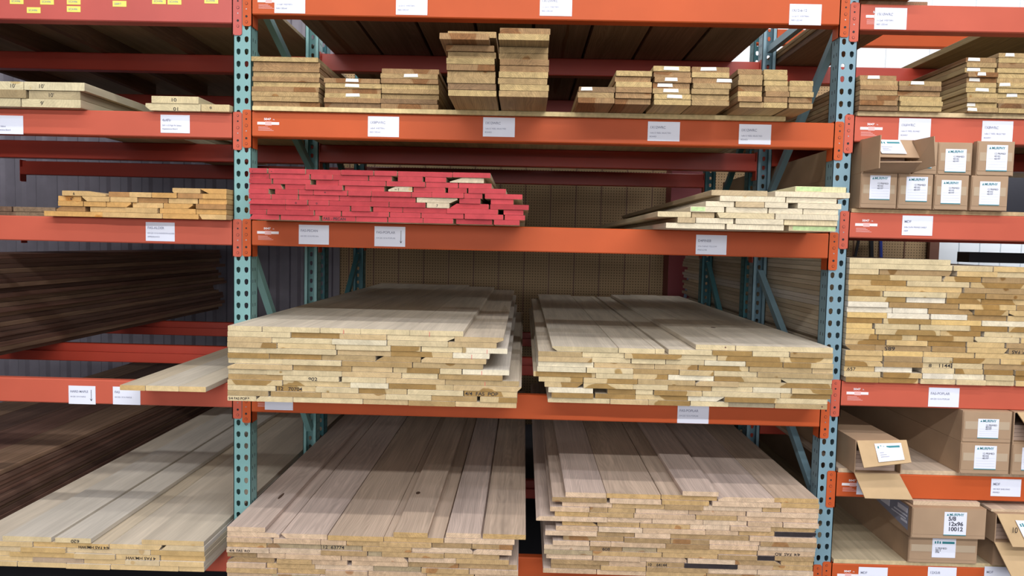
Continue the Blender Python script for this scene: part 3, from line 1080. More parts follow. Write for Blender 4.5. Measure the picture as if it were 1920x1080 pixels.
T_ = stack('pine', 'thick plank pile in left bay', 'thick planks at upper left', -.05, 2.3, ZLf[2] + .001, .0345,
           [[(-40, 45), (46, 160)], [(-40, 50), (53, 150)], [(-40, 39), (40, 151)]], None, None, 63, jit=.004,
           spec={(0, 0): dict(color=(.66, .58, .40)), (0, 1): dict(color=(.68, .60, .42)), (1, 0): dict(tone='brown', color=(.34, .26, .15)), (1, 1): dict(tone='tan', color=(.44, .36, .23), alpha=0),
                 (2, 0): dict(color=(.55, .48, .32)), (2, 1): dict(tone='pale yellow', color=(.62, .54, .36))})
for key, tx, px in (((0, 0), "10'", 18), ((0, 1), "10'", 72), ((1, 1), "10'", 90), ((2, 1), "9'", 76)):
    write_on(T_[key], tx, px, .016, dz=.9, bold=0)
T2 = stack('pine', 'small plank pile beside upright', 'thick planks beside the teal upright', -.03, 1.6, ZLf[2] + .001, .0300,
           [[(284, 373)], [(272, 377), (377, 434)]], None, -.0435, 65, jit=.003,
           spec={(0, 0): dict(color=(.66, .56, .36), label='short thick plank marked 10 lying on two others'),
                 (1, 0): dict(color=(.64, .55, .36), wane=('bl', .02, .015), label='thick plank marked 10 upside down under another plank'),
                 (1, 1): dict(color=(.62, .50, .30), label='thick plank marked 9 against the teal upright')})
write_on(T2[(0, 0)], '10', 320, .014, dz=.9, wide=1.3)
write_on(T2[(1, 0)], '10', 336, .014, flip=True, wide=1.3)
write_on(T2[(1, 1)], '9', 393, .014, dz=.7)

# ------------------------------------------------------------------ pecan with red waxed ends
P_rows = [
    [(467, 501), (504, 573), (573, 640), (640, 701), (702, 745), (746, 849), (849, 920)],
    [(467, 505), (506, 581), (583, 624), (624, 691), (692, 735), (746, 794), (797, 838), (843, 908)],
    [(467, 510), (512, 583), (592, 635), (635, 724), (725, 798), (798, 860), (860, 922)],
    [(467, 530), (534, 572), (573, 643), (646, 721), (728, 774), (775, 836), (840, 876), (878, 950)],
    [(467, 505), (516, 560), (560, 588), (588, 652), (653, 697), (697, 772), (772, 810), (810, 870), (870, 905), (909, 980)],
    [(467, 509), (509, 560), (560, 636), (636, 695), (695, 779), (781, 858), (861, 902), (920, 963)],
    [(467, 536), (536, 577), (578, 617), (617, 729), (730, 798), (800, 843), (844, 917), (919, 992)],
    [(467, 535), (535, 580), (580, 657), (659, 696), (699, 755), (755, 838), (838, 934), (944, 982)],
    [(467, 500), (501, 590), (590, 640), (641, 730), (731, 790), (790, 870), (871, 945), (946, 985)],
    [(467, 524), (526, 600), (604, 667), (667, 727), (728, 794), (794, 851), (855, 924), (926, 975)],
]
PE = dict(tone='unpainted cream', color=(.72, .56, .36))
Pc = stack('pecan', 'pecan pile', 'red-waxed boards of the pecan pile', -.19, 2.2, ZC[3] + .001, .0203, P_rows, LO, None, 71, clean=((9, 2), (0, 0), (1, 0)),
           spec={(1, 7): dict(wane=('tl', .05, .016)), (3, 4): dict(wane=('tl', .03, .012)), (5, 5): dict(wane=('br', .03, .014)), (6, 5): {}})
raw = [(1, 7), (3, 4), (5, 5), (6, 5)]
MAT['pecan_side'] = wood('unpainted pecan wood', heart=(.8, .68, .5), ring=.06, streak=.2)
# the wax covers only the sawn end: sides are bare wood
for key, (o, x0, x1, y0, z0) in Pc.items():
    me = o.data
    bare = key in raw
    me.materials.clear()
    me.materials.append(MAT['pecan'])
    me.materials.append(MAT['pecan_side'])
    for p in me.polygons:
        p.material_index = 0 if (abs(p.normal.y) > .9 and not bare) else 1
    if bare:
        o.color = (.74, .60, .42, 0)
        o['label'] = o['label'].replace('red-waxed', 'unwaxed cream')
# side wood takes its tint from a fixed tone, because the object colour is the wax
nt = MAT['pecan_side'].node_tree
for n in list(nt.nodes):
    if n.type == 'OBJECT_INFO':
        rgb = nt.nodes.new('ShaderNodeRGB')
        rgb.outputs[0].default_value = (.62, .50, .34, 1)
        for l in list(n.outputs['Color'].links):
            nt.links.new(rgb.outputs[0], l.to_socket)
write_on(Pc[(9, 2)], 'FAS - PECAN', 606, .011, dz=.6, wide=1.05)
for key, tx, px in (((1, 0), '-', 472), ((0, 0), '-', 472), ((0, 1), '-', 508), ((3, 4), '~ 1', 740), ((6, 5), '7', 818), ((2, 0), "'", 470), ((4, 3), '*', 608), ((6, 1), 'o', 553), ((6, 2), 'o', 592)):
    write_on(Pc[key], tx, px, .010, dz=.7)

# ------------------------------------------------------------------ pine to the right of the pecan
Q_rows = [
    [(1491, 1588)],
    [(1333, 1438), (1452, 1592)],
    [(1349, 1472), (1474, 1570)],
    [(1323, 1377), (1378, 1432), (1433, 1477), (1495, 1577)],
    [(1294, 1358), (1361, 1440), (1441, 1505), (1506, 1572)],
    [(1233, 1297), (1298, 1342), (1344, 1451), (1453, 1572)],
    [(1270, 1304), (1305, 1376), (1378, 1468), (1470, 1570)],
    [(1249, 1361), (1362, 1470), (1480, 1570)],
]
Q = stack('pine', 'pine pile', 'boards of the pine pile', -.29, 2.3, ZC[3] + .001, .0212, Q_rows, None, HI, 81, jit=.01,
          spec={(0, 0): dict(tone='green-tipped', color=(.70, .66, .42), label='pine board with green-sprayed end lying topmost on the pine pile')})


def spray(b, a, c, col='spray'):
    o, x0, x1, y0, z0 = b
    mb = MB()
    xa, xb = pX(a, y0, z0), pX(c, y0, z0)
    xa, xb = max(xa, x0 + .002), min(xb, x1 - .002)
    mb.box(xa, xb, y0 - .0008, y0 - .0001, z0 + .003, z0 + .0185, col)
    p = mb.build('spray_mark', o, origin=(xa, y0, z0))
    p['label'] = 'pale green spray paint'


MAT['spray'] = simple('pale green spray paint', (.52, .66, .30), .6, noise=.25, nscale=60)
spray(Q[(0, 0)], 1493, 1540)
spray(Q[(4, 0)], 1296, 1322)
spray(Q[(7, 2)], 1486, 1566)

# ------------------------------------------------------------------ cedar, middle bay


def col_stack(where, group, Y0, Y1, zb, t, cols, seed, hi=None, lo=None, tags=(), spec=None):
    """cols: list of (px0, px1, n); tags: (col,row_from_top,px)."""
    rng = random.Random(seed)
    res = {}
    for c, (a, b_, n) in enumerate(cols):
        for i in range(n):
            z0 = zb + (n - 1 - i) * t
            jx = rng.uniform(-.004, .004)
            x0 = pX(a, Y0, z0) + .001 + jx
            x1 = pX(b_, Y0, z0) - .001 + jx
            if hi:
                x1 = min(x1, hi)
            if lo:
                x0 = max(x0, lo)
            y0 = Y0 + rng.uniform(-.007, .007)
            tone, col_, al = pick(rng, 'cedar')
            if spec and (c, i) in spec:
                d = spec[(c, i)]
                y0 += d.get('dy', 0)
                x0 += d.get('dx', 0)
                x1 += d.get('dx', 0)
            o = board('cedar_board', x0, x1, y0, Y1 + rng.uniform(-.1, .1), z0, z0 + t - .0014, 'cedar', col_, al)
            lab = '%s cedar board, %s%s, %s' % (tone, where, (', %s column' % (COLO[c])) if len(cols) > 1 else '',
                                                rowname(i, n).replace(' row', '').replace('top', 'topmost').replace('bottom', 'lowest'))
            tag(o, lab, 'cedar board', group)
            res[(c, i)] = (o, x0, x1, y0, z0)
    for (c, i, px, w) in tags:
        o, x0, x1, y0, z0 = res[(c, i)]
        xx = pX(px, y0, z0)
        mb = MB()
        s_ = rng.uniform(-.0015, .0015)
        mb.quad([(xx, y0 - .0012, z0 + .005), (xx + w, y0 - .0012, z0 + .005 + s_), (xx + w - .002, y0 - .0012, z0 + .018 + s_), (xx + .002, y0 - .0012, z0 + .018)], .0008, 'cream_paper')
        mb.box(xx + w * .2, xx + w * .7, y0 - .0016, y0 - .0011, z0 + .009, z0 + .0105, 'soft_ink')
        p = mb.build('end_tag', o, origin=(xx, y0, z0))
        p['label'] = 'small white paper tag stapled on the board end'
    return res


KT = .0204
col_stack('cedar pile beside the teal upright', 'cedar boards beside the teal upright', -.015, 1.9, ZK + .001, KT, [(473, 599, 10)], 91)
col_stack('low wide cedar pile', 'cedar boards of the low wide pile', -.015, 1.5, ZK + .001, KT, [(607, 713, 6)], 92, tags=((0, 0, 648, .055), (0, 1, 647, .06), (0, 3, 648, .06)))
col_stack('cedar pile left of tallest one', 'cedar boards left of the tallest pile', -.015, 1.8, ZK + .001, .0207, [(714, 822, 8)], 93, tags=((0, 1, 757, .06),))
T4 = col_stack('tallest cedar pile', 'boards of the tallest cedar pile', -.31, 1.9, ZK + .001, .0234, [(838, 929, 10), (935, 1028, 10)], 94,
               spec={(0, 0): dict(dy=-.015, dx=.004), (0, 1): dict(dy=-.085, dx=-.02), (1, 1): dict(dy=-.08), (1, 0): dict(dy=-.08, dx=.004)})
col_stack('low columns right of tallest pile', 'cedar boards of the stepped columns', -.22, 1.9, ZK + .001, .0212,
          [(1084, 1153, 3), (1154, 1222, 6), (1225, 1295, 7), (1297, 1368, 7)], 95,
          tags=((0, 0, 1089, .045), (2, 0, 1244, .06), (2, 3, 1232, .06), (2, 2, 1246, .05), (2, 4, 1243, .06), (2, 5, 1250, .06), (3, 0, 1313, .062), (3, 2, 1343, .06)))
col_stack('rightmost columns, middle shelf', 'narrow cedar boards at the right of the shelf', -.20, 1.9, ZK + .001, .0212,
          [(1384, 1430, 7), (1433, 1478, 7), (1479, 1524, 5)], 96, hi=HI)
# narrow cedar in the right bay
ZKR = ZR[2] + .020
col_stack('cedar pile by grey-blue upright', 'cedar boards in the right bay beside the upright', -.03, 2.3, ZKR, .0205, [(1603, 1683, 7), (1685, 1765, 6)], 97, lo=2.5585,
          tags=((0, 0, 1626, .05), (1, 0, 1707, .055)))
col_stack('tagged cedar pile at right', 'tagged cedar boards at the right edge', -.03, 2.4, ZKR, .0203, [(1812, 1869, 11), (1871, 1930, 12)], 98,
          tags=((0, 0, 1814, .05), (0, 2, 1812, .055), (0, 3, 1832, .035), (0, 4, 1816, .045), (0, 6, 1828, .055), (0, 9, 1812, .035), (0, 10, 1813, .04), (1, 0, 1884, .038), (1, 6, 1873, .045), (1, 8, 1886, .045)))
# boards lying on the highest right beam
for k in range(2):
    z = ZR[1] + .032 + k * .021
    o = board('cedar_board', max(2.56, pX(1606, -.05, z)), pX(1727, -.05, z), -.05, 2.4, z, z + .020, 'cedar', (.46, .28, .13), .1)
    tag(o, 'cedar board at the top edge above right bay, %s one' % ('lower', 'upper')[k], 'cedar board', 'cedar boards above the highest right beam')

# ------------------------------------------------------------------ right bay poplar pile
rr = random.Random(7)
G_rows = [
    [(1587, 1783)],
    [(1588, 1786), (1788, 1862), (1863, 1935)],
    [(1588, 1648), (1650, 1786), (1794, 1870), (1871, 1935)],
    [(1587, 1767), (1769, 1840), (1842, 1935)],
    [(1587, 1700), (1701, 1818), (1819, 1935)],
    [(1587, 1660), (1661, 1805), (1807, 1935)],
    [(1586, 1655), (1656, 1773), (1774, 1847), (1848, 1935)],
    [(1586, 1698), (1700, 1773), (1774, 1839), (1840, 1935)],
    [(1586, 1666), (1667, 1797), (1798, 1905), (1906, 1935)],
    [(1586, 1674), (1674, 1740), (1741, 1825), (1826, 1890), (1891, 1935)],
    [(1585, 1663), (1664, 1744), (1745, 1814), (1815, 1888), (1889, 1935)],
    [(1585, 1655), (1656, 1745), (1746, 1840), (1841, 1935)],
    [(1585, 1637), (1640, 1724), (1725, 1818), (1819, 1890), (1891, 1935)],
    [(1584, 1640), (1641, 1762), (1763, 1840), (1846, 1935)],
    [(1584, 1646), (1647, 1719), (1720, 1827), (1828, 1911), (1913, 1935)],
    [(1583, 1661), (1662, 1740), (1741, 1812), (1813, 1884), (1886, 1935)],
    [(1583, 1641), (1642, 1747), (1748, 1812), (1813, 1890), (1891, 1935)],
    [(1582, 1655), (1656, 1731), (1732, 1828), (1829, 1935)],
    [(1582, 1655), (1657, 1729), (1730, 1786), (1787, 1875), (1876, 1935)],
    [(1582, 1655), (1656, 1730), (1731, 1785), (1786, 1843), (1845, 1935)],
    [(1581, 1640), (1641, 1711), (1728, 1790), (1791, 1843), (1845, 1900), (1903, 1935)],
    [(1581, 1651), (1655, 1728), (1729, 1787), (1788, 1846), (1847, 1901), (1904, 1935)],
    [(1585, 1647), (1648, 1722), (1725, 1791), (1792, 1848), (1849, 1902), (1904, 1935)],
]
nG = len(G_rows)
WR = dict(tone='white', color=(.80, .78, .78), alpha=0)
GO = dict(tone='golden', color=(.74, .55, .28), alpha=0)
BN = dict(tone='brown', color=(.40, .27, .14), alpha=0)
tG = (pZ(483, pX(1600, -.02, 1.3), -.02) - (ZR[4] + .001)) / nG
G = stack('poplar_r', 'tall right poplar pile', 'boards of the tall right bay poplar pile', -.02, 3.05, ZR[4] + .001, tG, G_rows, 2.5585, None, 101, jit=.005, clean=((16, 1), (19, 2), (20, 0), (16, 4)),
          spec={(8, 0): WR, (9, 0): WR, (9, 1): WR, (7, 1): WR, (10, 1): WR, (10, 2): WR, (10, 0): GO, (8, 1): BN, (9, 2): BN, (7, 0): HT, (12, 0): GO, (13, 0): GO, (20, 1): WR,
                (21, 2): WR, (13, 1): HT, (14, 1): HT, (19, 1): BN, (10, 3): BN, (16, 2): BN, (11, 1): HT, (8, 3): BN, (11, 2): GO, (16, 0): BN, (17, 1): GO, (6, 1): CR, (3, 0): HT, (0, 0): CR,
                (1, 0): CR, (6, 3): BN})
write_on(G[(16, 1)], '685', 1678, .016, flip=True, wide=1.35)
write_on(G[(19, 2)], '8', 1741, .014, dz=.3, wide=1.3)
write_on(G[(18, 2)], '11447', 1758, .001, dz=0) if False else None
write_on(G[(19, 2)], '  11447', 1752, .015, dz=.3, wide=1.25)
write_on(G[(20, 0)], '.657', 1586, .014, dz=.3, wide=1.2)
write_on(G[(16, 4)], 'POP. FAS', 1935, .014, flip=True, wide=1.1)
b0 = atY(1817, 488, 1.2)
mb = MB()
mb.box(b0.x, b0.x + 1.2, 1.2, 1.32, ZR[4] + .002 + tG * (nG - 1), ZR[4] + .002 + tG * (nG - 1) + .06, 'black')
tag(mb.build('rubber_strip', origin=(b0.x, 1.2, ZR[4])), 'long black strip lying across tall poplar pile of right bay', 'strip')

# ------------------------------------------------------------------ paper tags on the beams
CB = .0052


def paper(px0, px1, py0, py1, head, lines, label, Y=-CB, arrow=False, mat='paper', hs=1.0, group='paper price tags on the beams', tilt=0.0):
    p = atY((px0 + px1) / 2, (py0 + py1) / 2, Y)
    w = (px1 - px0) / F * (Y - CAM.y) * 1.0
    h = (py1 - py0) / F * (Y - CAM.y) * 1.01
    x0, x1, z0, z1 = p.x - w / 2, p.x + w / 2, p.z - h / 2, p.z + h / 2
    mb = MB()
    k = .0006
    bow = .0006
    n = 6
    vs, fs = [], []
    for i in range(n + 1):
        u = i / n
        yy = Y - .0004 - bow * math.sin(math.pi * u)
        vs += [(x0 + w * u, yy, z0), (x0 + w * u, yy, z1)]
    mb.add(vs, [(2 * i, 2 * i + 2, 2 * i + 3, 2 * i + 1) for i in range(n)], mat)
    o = mb.build('price_tag', origin=(p.x, Y, z0))
    tag(o, label, 'tag', group)
    yy = Y - .0018
    if head:
        t = lettering(o, head, x0 + .008, yy, z1 - h * .36, .0105 * hs, 'soft_ink', name='heading', bold=.0002)
    for i, ln in enumerate(lines):
        lettering(o, ln, x0 + .008, yy, z1 - h * (.62 + .19 * i), .0062 * hs, 'soft_ink', name='small_print')
    if arrow:
        mb = MB()
        xa = x1 - .018
        mb.box(xa - .0008, xa + .0008, yy - .0004, yy, z0 + .018, z1 - .016, 'ink')
        mb.prism([(xa - .006, z0 + .026), (xa, z0 + .014), (xa + .006, z0 + .026), (xa, z0 + .019)], yy - .0004, yy, 'ink')
        mb.build('arrow', o, origin=(xa, yy, z0))
    return o


WRC = ["RED CEDAR"]
paper(515, 572, -14, 24, '', ["1x12x8' WESTERN", 'RED CEDAR'], 'paper tag on highest beam, leftmost, nearest the teal upright')
paper(743, 801, -12, 27, '', ["1x10x10' WESTERN", 'RED CEDAR'], 'paper tag on highest middle beam, left of the tall cedar pile')
paper(1013, 1072, -9, 29, '1X12WRC', ["1x12x12' WESTERN", 'RED CEDAR'], 'paper tag on highest middle beam, right above tall cedar pile')
paper(1481, 1539, 9, 46, '1X12-6-12', ["1x12x12' WESTERN", 'RED CEDAR'], 'paper tag on highest middle beam beside the grey-blue upright')
paper(690, 748, 219, 256, '1X8PWRC', ["1x8x8' WESTERN", 'RED CEDAR'], 'paper tag on cedar shelf beam, leftmost')
paper(906, 965, 221, 256, '1X12WRC', ["1x6x12' REEL SELECTED", 'BOARD'], 'paper tag on cedar shelf beam below the tallest cedar pile')
paper(1215, 1274, 229, 264, '1X12WRC', ["1x6x12' REEL SELECTED", 'BOARD'], 'paper tag on cedar shelf beam below the stepped cedar columns')
paper(1386, 1445, 234, 270, '1X12WRC', ["1x8x12' REEL SELECTED", 'BOARD'], 'paper tag on cedar shelf beam, rightmost')
paper(560, 617, 422, 458, 'FAS-PECAN', ['4/4 S2S 15/16 PECAN'], 'paper tag reading FAS-PECAN')
paper(702, 760, 425, 462, 'FAS-POPLAR', ['4/4 S2S 15/16 POPLAR'], 'paper tag reading FAS-POPLAR with hand-drawn down arrow', arrow=True)
paper(1305, 1362, 441, 477, 'D4PINE8', ['5/4x12x8 #2 YELLOW', 'PINE & FIR'], 'paper tag on beam below the pine pile')
paper(496, 550, 738, 769, '', [], 'paper tag half hidden under the left poplar pile')
paper(1270, 1329, 760, 794, 'FAS-POPLAR', ['5/4 S2S 15/16 POPLAR'], 'paper tag on beam below the right poplar pile')
paper(1245, 1301, 1069, 1104, 'FAS-OAK', [], 'paper tag on the lowest middle beam under red oak')
paper(-12, 44, 217, 251, '', ['#3 Fir Select', 'Appearance Board'], 'paper tag cut by the left picture edge, below thick planks')
paper(301, 356, 216, 249, '4x4Fir', ['2/4 1-1/2 Rgh Fir Select', 'Appearance Board'], 'paper tag on left beam beside the teal upright, below planks')
paper(273, 328, 417, 452, 'FAS-ALDER', ['4/4 S2S 15/16 RANDOM ALDER', 'APPEARANCE'], 'paper tag reading FAS-ALDER')
paper(128, 180, 723, 758, 'HARD MAPLE', ['4/4 S2S 15/16 MAPLE'], 'paper tag with hand-drawn arrow on left beam, HARD MAPLE', arrow=True, hs=.9)
paper(211, 264, 725, 759, 'FAS', ['4/4 S2S 15/16 MAPLE'], 'paper tag partly covered by loose maple boards')
paper(1641, 1699, 16, 54, '1X10WRC', ["1x12x8' WESTERN", 'RED CEDAR'], 'paper tag on the highest right bay beam')
paper(1686, 1744, 223, 262, '1X6WRC', ["1x6x12' REEL BOARD", 'BOARD'], 'paper tag on beam above the open small carton')
paper(1842, 1898, 228, 267, '1X8WRC', ["1x8x12' REEL SELECTED", 'BOARD'], 'paper tag on beam above the cartons, at right')
paper(1692, 1748, 405, 441, 'MDF', ['5/8x12x96 PRIMED SHELF', 'MDF'], 'paper tag on beam below the small cartons')
paper(1741, 1798, 727, 763, 'FAS-POPLAR', ['4/4 S2S 15/16 POPLAR'], 'paper tag on beam below the tall right poplar pile')
paper(1858, 1914, 898, 931, 'MDF', ['5/8 MDF SHELVING', 'PRIMED'], 'paper tag on beam below the two stacked long cartons')
paper(1606, 1660, 898, 928, '', [], 'paper tag mostly hidden behind the hanging carton flap')
paper(1609, 1664, 1063, 1098, 'MDF', [], 'paper tag on lowest right beam, leftmost')
paper(1739, 1793, 1063, 1098, '12X5/8', [], 'paper tag on lowest right beam, middle')
paper(1845, 1896, 1062, 1097, 'MDF', [], 'tilted paper tag on lowest right beam, behind hanging flap')
yl = [(31, 2), (63, 19), (88, 3), (138, 3), (138, 17), (224, 7), (298, 2), (327, 3), (396, 1)]
yn = ['leftmost', 'low one second from left', 'third from left', 'upper of the pair', 'lower of the pair', 'single one mid beam', 'left of two touching ones', 'right of two touching ones', 'nearest the upright']
for k, (x, y) in enumerate(yl):
    p = atY(x, y, -.006)
    mb = MB()
    mb.box(p.x - .029, p.x + .029, -.0056, -.0050, p.z - .012, p.z + .012, 'yellow')
    o = mb.build('yellow_sticker', origin=(p.x, -.0055, p.z))
    tag(o, 'yellow sticker on red top left beam, ' + yn[k], 'sticker', 'yellow stickers on the red beam')
    lettering(o, '2CX496' if k != 5 else '208RT', p.x - .022, -.0062, p.z - .004, .008, 'soft_ink')

# ------------------------------------------------------------------ cartons


def ship_label(parent, x0, x1, z0, z1, y, brand='MURPHY', lines=(), style='murphy', big=False):
    mb = MB()
    mb.box(x0, x1, y - .0006, y, z0, z1, 'paper')
    h, w = z1 - z0, x1 - x0
    if style == 'murphy':
        mb.box(x0, x1, y - .0010, y - .0006, z0, z0 + h * .035, 'teal_print')
        if not big:
            for q in range(4):
                mb.box(x0 + w * .08, x1 - w * .05, y - .0009, y - .0006, z0 + h * (.14 + .11 * q), z0 + h * (.145 + .11 * q), 'soft_ink')
        mb.prism([(x0 + w * .10, z1 - h * .16), (x0 + w * .20, z1 - h * .16), (x0 + w * .15, z1 - h * .06)], y - .0010, y - .0006, 'teal_print')
    else:
        mb.box(x0 + w * .42, x1 - w * .06, y - .0010, y - .0006, z1 - h * .27, z1 - h * .15, 'teal_print')
        for q in range(3):
            mb.box(x0 + w * (.10 + .1 * q), x0 + w * (.16 + .1 * q), y - .0010, y - .0006, z1 - h * .27, z1 - h * (.15 - .02 * (q == 1)), 'teal_print')
    o = mb.build('shipping_label', parent, origin=(x0, y, z0))
    if style == 'murphy':
        lettering(o, brand, x0 + w * .22, y - .0012, z1 - h * .16, w * .118, 'teal_print', bold=.0003)
    for i, ln in enumerate(lines):
        if big:
            lettering(o, ln, x0 + w * .18, y - .0012, z1 - h * (.36 + .22 * i), w * .185, 'black_print', bold=.0006, wide=1.05)
        else:
            lettering(o, ln, x0 + w * (.36 if style == 'murphy' else .14), y - .0012, z1 - h * (.36 + .10 * i + (0.2 if style != 'murphy' else 0)), w * .085, 'black_print')
    return o


def carton(px0, px1, py0, py1, Y0, Y1, label, group, lab=None, z0=None, z1=None, lines=('12 PRIMED', '40102', '40197'), style='murphy', big=False, tape=True, opened=False, content=0, tx=0.0):
    zc = pZ((py0 + py1) / 2, pX((px0 + px1) / 2, Y0, 1), Y0)
    if z0 is None:
        z0 = pZ(py1, pX((px0 + px1) / 2, Y0, zc), Y0)
    if z1 is None:
        z1 = pZ(py0, pX((px0 + px1) / 2, Y0, zc), Y0)
    x0, x1 = pX(px0, Y0, (z0 + z1) / 2), pX(px1, Y0, (z0 + z1) / 2)
    t = thing('carton', label, 'carton', ((x0 + x1) / 2, Y0, z0), group)
    mb = MB()
    k = .004
    mb.box(x0, x1, Y0, Y1, z0, z0 + k, 'card')
    mb.box(x0, x1, Y0, Y1, z1 - k, z1, 'card')
    mb.box(x0, x0 + k, Y0, Y1, z0 + k, z1 - k, 'card')
    mb.box(x1 - k, x1, Y0, Y1, z0 + k, z1 - k, 'card')
    mb.box(x0 + k, x1 - k, Y1 - k, Y1, z0 + k, z1 - k, 'card')
    pbuild(mb, 'box_body', t)
    if not opened:
        mb = MB()
        r = .006
        mb.prism([(x0 + r, z0 + .002), (x1 - r, z0 + .002), (x1 - .002, z0 + r), (x1 - .002, z1 - r), (x1 - r, z1 - .002), (x0 + r, z1 - .002), (x0 + .002, z1 - r), (x0 + .002, z0 + r)], Y0 - .003, Y0 + .002, 'card')
        zf = z0 + (z1 - z0) * .13
        mb.box(x0 + .004, x1 - .004, Y0 - .0042, Y0 - .003, zf, z1 - .006, 'card')
        fl = pbuild(mb, 'front_flap', t)
        ORG[fl.name] = ORG[t.name]
        if tape:
            mb = MB()
            zt_ = z0 + (z1 - z0) * .42
            mb.box(x0 + .01, x1 - .01, Y0 - .0048, Y0 - .0042, zt_, zt_ + (z1 - z0) * .25, 'tape')
            mb.build('packing_tape', fl, origin=tuple(ORG[t.name]))
        if lab:
            hh_ = (z1 - z0) / (py1 - py0)
            a = [pX(lab[0], Y0, zc), pX(lab[1], Y0, zc), z0 + max(.01, (py1 - lab[3]) * hh_), z0 + min(z1 - z0 - .008, (py1 - lab[2]) * hh_)]
            ship_label(fl, a[0], a[1], a[2], a[3], Y0 - .005, lines=lines, style=style, big=big)
    else:
        # packed strips inside
        n = content
        for q in range(n):
            mb = MB()
            hh = .0165
            mb.box(x0 + .006, x1 - .012, Y0 + .03, Y1 - .05, z0 + .005 + q * hh, z0 + .005 + (q + 1) * hh - .0012, 'cream_paper' if False else 'strip_wood')
            pbuild(mb, 'packed_shelf_strip', t)
    return t, x0, x1, z0, z1


MAT['strip_wood'] = simple('primed strip edge', (.50, .36, .28), .7, noise=.1)
CT = .016
zr3 = ZR[3] + CT + .0025
zmid = zr3 + .143
low = [(1613, 1681, (1629, 1667, 336, 382), 'leftmost'), (1683, 1748, (1697, 1737, 337, 384), 'second from left'),
       (1751, 1815, (1763, 1800, 342, 387), 'third from left'), (1820, 1889, (1835, 1873, 343, 388), 'rightmost')]
for a, b_, l, nm in low:
    carton(a, b_, 332, 398, -.03, 2.2, 'small taped carton, lower layer of eight on the right bay, ' + nm, 'small labelled cartons', l, z0=zr3, z1=zmid)
up = [(1713, 1757, (1718, 1746, 275, 321), 'second from left, beside the open one'), (1758, 1822, (1771, 1810, 283, 328), 'third from left'),
      (1831, 1901, (1848, 1887, 277, 324), 'rightmost, tallest')]
for a, b_, l, nm in up:
    carton(a, b_, 270, 332, -.03, 2.2, 'small taped carton, upper layer, ' + nm, 'small labelled cartons', l, z0=zmid + .001, z1=zmid + (.141 if a > 1820 else .133))
t, x0, x1, z0, z1 = carton(1617, 1709, 262, 330, -.03, 2.1, 'open small carton with spread flaps, upper layer leftmost', 'small labelled cartons', z0=zmid + .001, z1=zmid + .139, opened=True, content=5)


def flap(t, pts, name='flap', mat='card_in', th=.004):
    mb = MB()
    mb.quad(pts, th, mat)
    o = pbuild(mb, name, t)
    ORG[o.name] = ORG[t.name]
    return o


Yf = -.03
zlo = max(z0 + .001, 0)
fl_l = flap(t, [(x0, Yf, z0 + .004), (x0 + .012, Yf - .13, z0 + .006), (x0 + .012, Yf - .13, z1 - .002), (x0, Yf, z1 - .002)], 'side_flap', 'card')
fl_r = flap(t, [(x1, Yf, z0 + .004), (x1, Yf, z1 - .002), (x1 + .010, Yf - .14, z1 - .004), (x1 + .022, Yf - .14, z0 + .02)], 'side_flap', 'card')
fl_t = flap(t, [(x0 + .015, Yf - .002, z1 - .002), (x1 - .006, Yf - .002, z1 - .002), (x1 + .006, Yf - .055, z1 - .078), (x0 + .03, Yf - .055, z1 - .078)], 'top_flap', 'card')
fl_b = flap(t, [(x0 + .006, Yf - .002, z0 + .003), (x1 - .006, Yf - .002, z0 + .003), (x1 - .01, Yf - .10, z0 + .040), (x0 + .012, Yf - .10, z0 + .036)], 'bottom_flap', 'card')


def label_on_flap(fl, p00, p10, p11, p01, th=.0012, mat='paper', nm='shipping_label'):
    mb = MB()
    mb.quad([p00, p10, p11, p01], th, mat)
    return mb.build(nm, fl, origin=tuple(p00))


def lerp3(P, u, v):
    a, b_, c, d = [Vector(q) for q in P]
    return (a * (1 - u) + b_ * u) * (1 - v) + (d * (1 - u) + c * u) * v


def sticker_quad(fl, P, u0, u1, v0, v1, off, text=None, style=True):
    n = (Vector(P[1]) - Vector(P[0])).cross(Vector(P[3]) - Vector(P[0])).normalized()
    if n.y > 0:
        n = -n
    q = [lerp3(P, u0, v0) + n * off, lerp3(P, u1, v0) + n * off, lerp3(P, u1, v1) + n * off, lerp3(P, u0, v1) + n * off]
    mb = MB()
    mb.add(q, [(0, 1, 2, 3)], 'paper')
    o = mb.build('shipping_label', fl, origin=tuple(q[0]))
    if style:
        def sub(a, b_, c, d, mat, nm='printed_bar'):
            mb = MB()
            mb.add([lerp3(q, a, c) + n * .0006, lerp3(q, b_, c) + n * .0006, lerp3(q, b_, d) + n * .0006, lerp3(q, a, d) + n * .0006], [(0, 1, 2, 3)], mat)
            return mb
        mb = MB()
        for a, b_, c, d, m_ in ((.42, .92, .15, .27, 'teal_print'), (.08, .14, .15, .28, 'teal_print'), (.18, .24, .12, .28, 'teal_print'), (.28, .34, .16, .28, 'teal_print'),
                                (.12, .55, .50, .54, 'soft_ink'), (.12, .38, .62, .66, 'soft_ink'), (.12, .45, .73, .77, 'soft_ink')):
            mb.add([lerp3(q, a, c) + n * .0008, lerp3(q, b_, c) + n * .0008, lerp3(q, b_, d) + n * .0008, lerp3(q, a, d) + n * .0008], [(0, 1, 2, 3)], m_)
        mb.build('label_print', o, origin=tuple(q[0]))
    return o


P_t = [(x0 + .015, Yf - .002, z1 - .002), (x1 - .006, Yf - .002, z1 - .002), (x1 + .006, Yf - .055, z1 - .078), (x0 + .03, Yf - .055, z1 - .078)]
sticker_quad(fl_t, P_t, .15, .72, .05, .85, .0062)

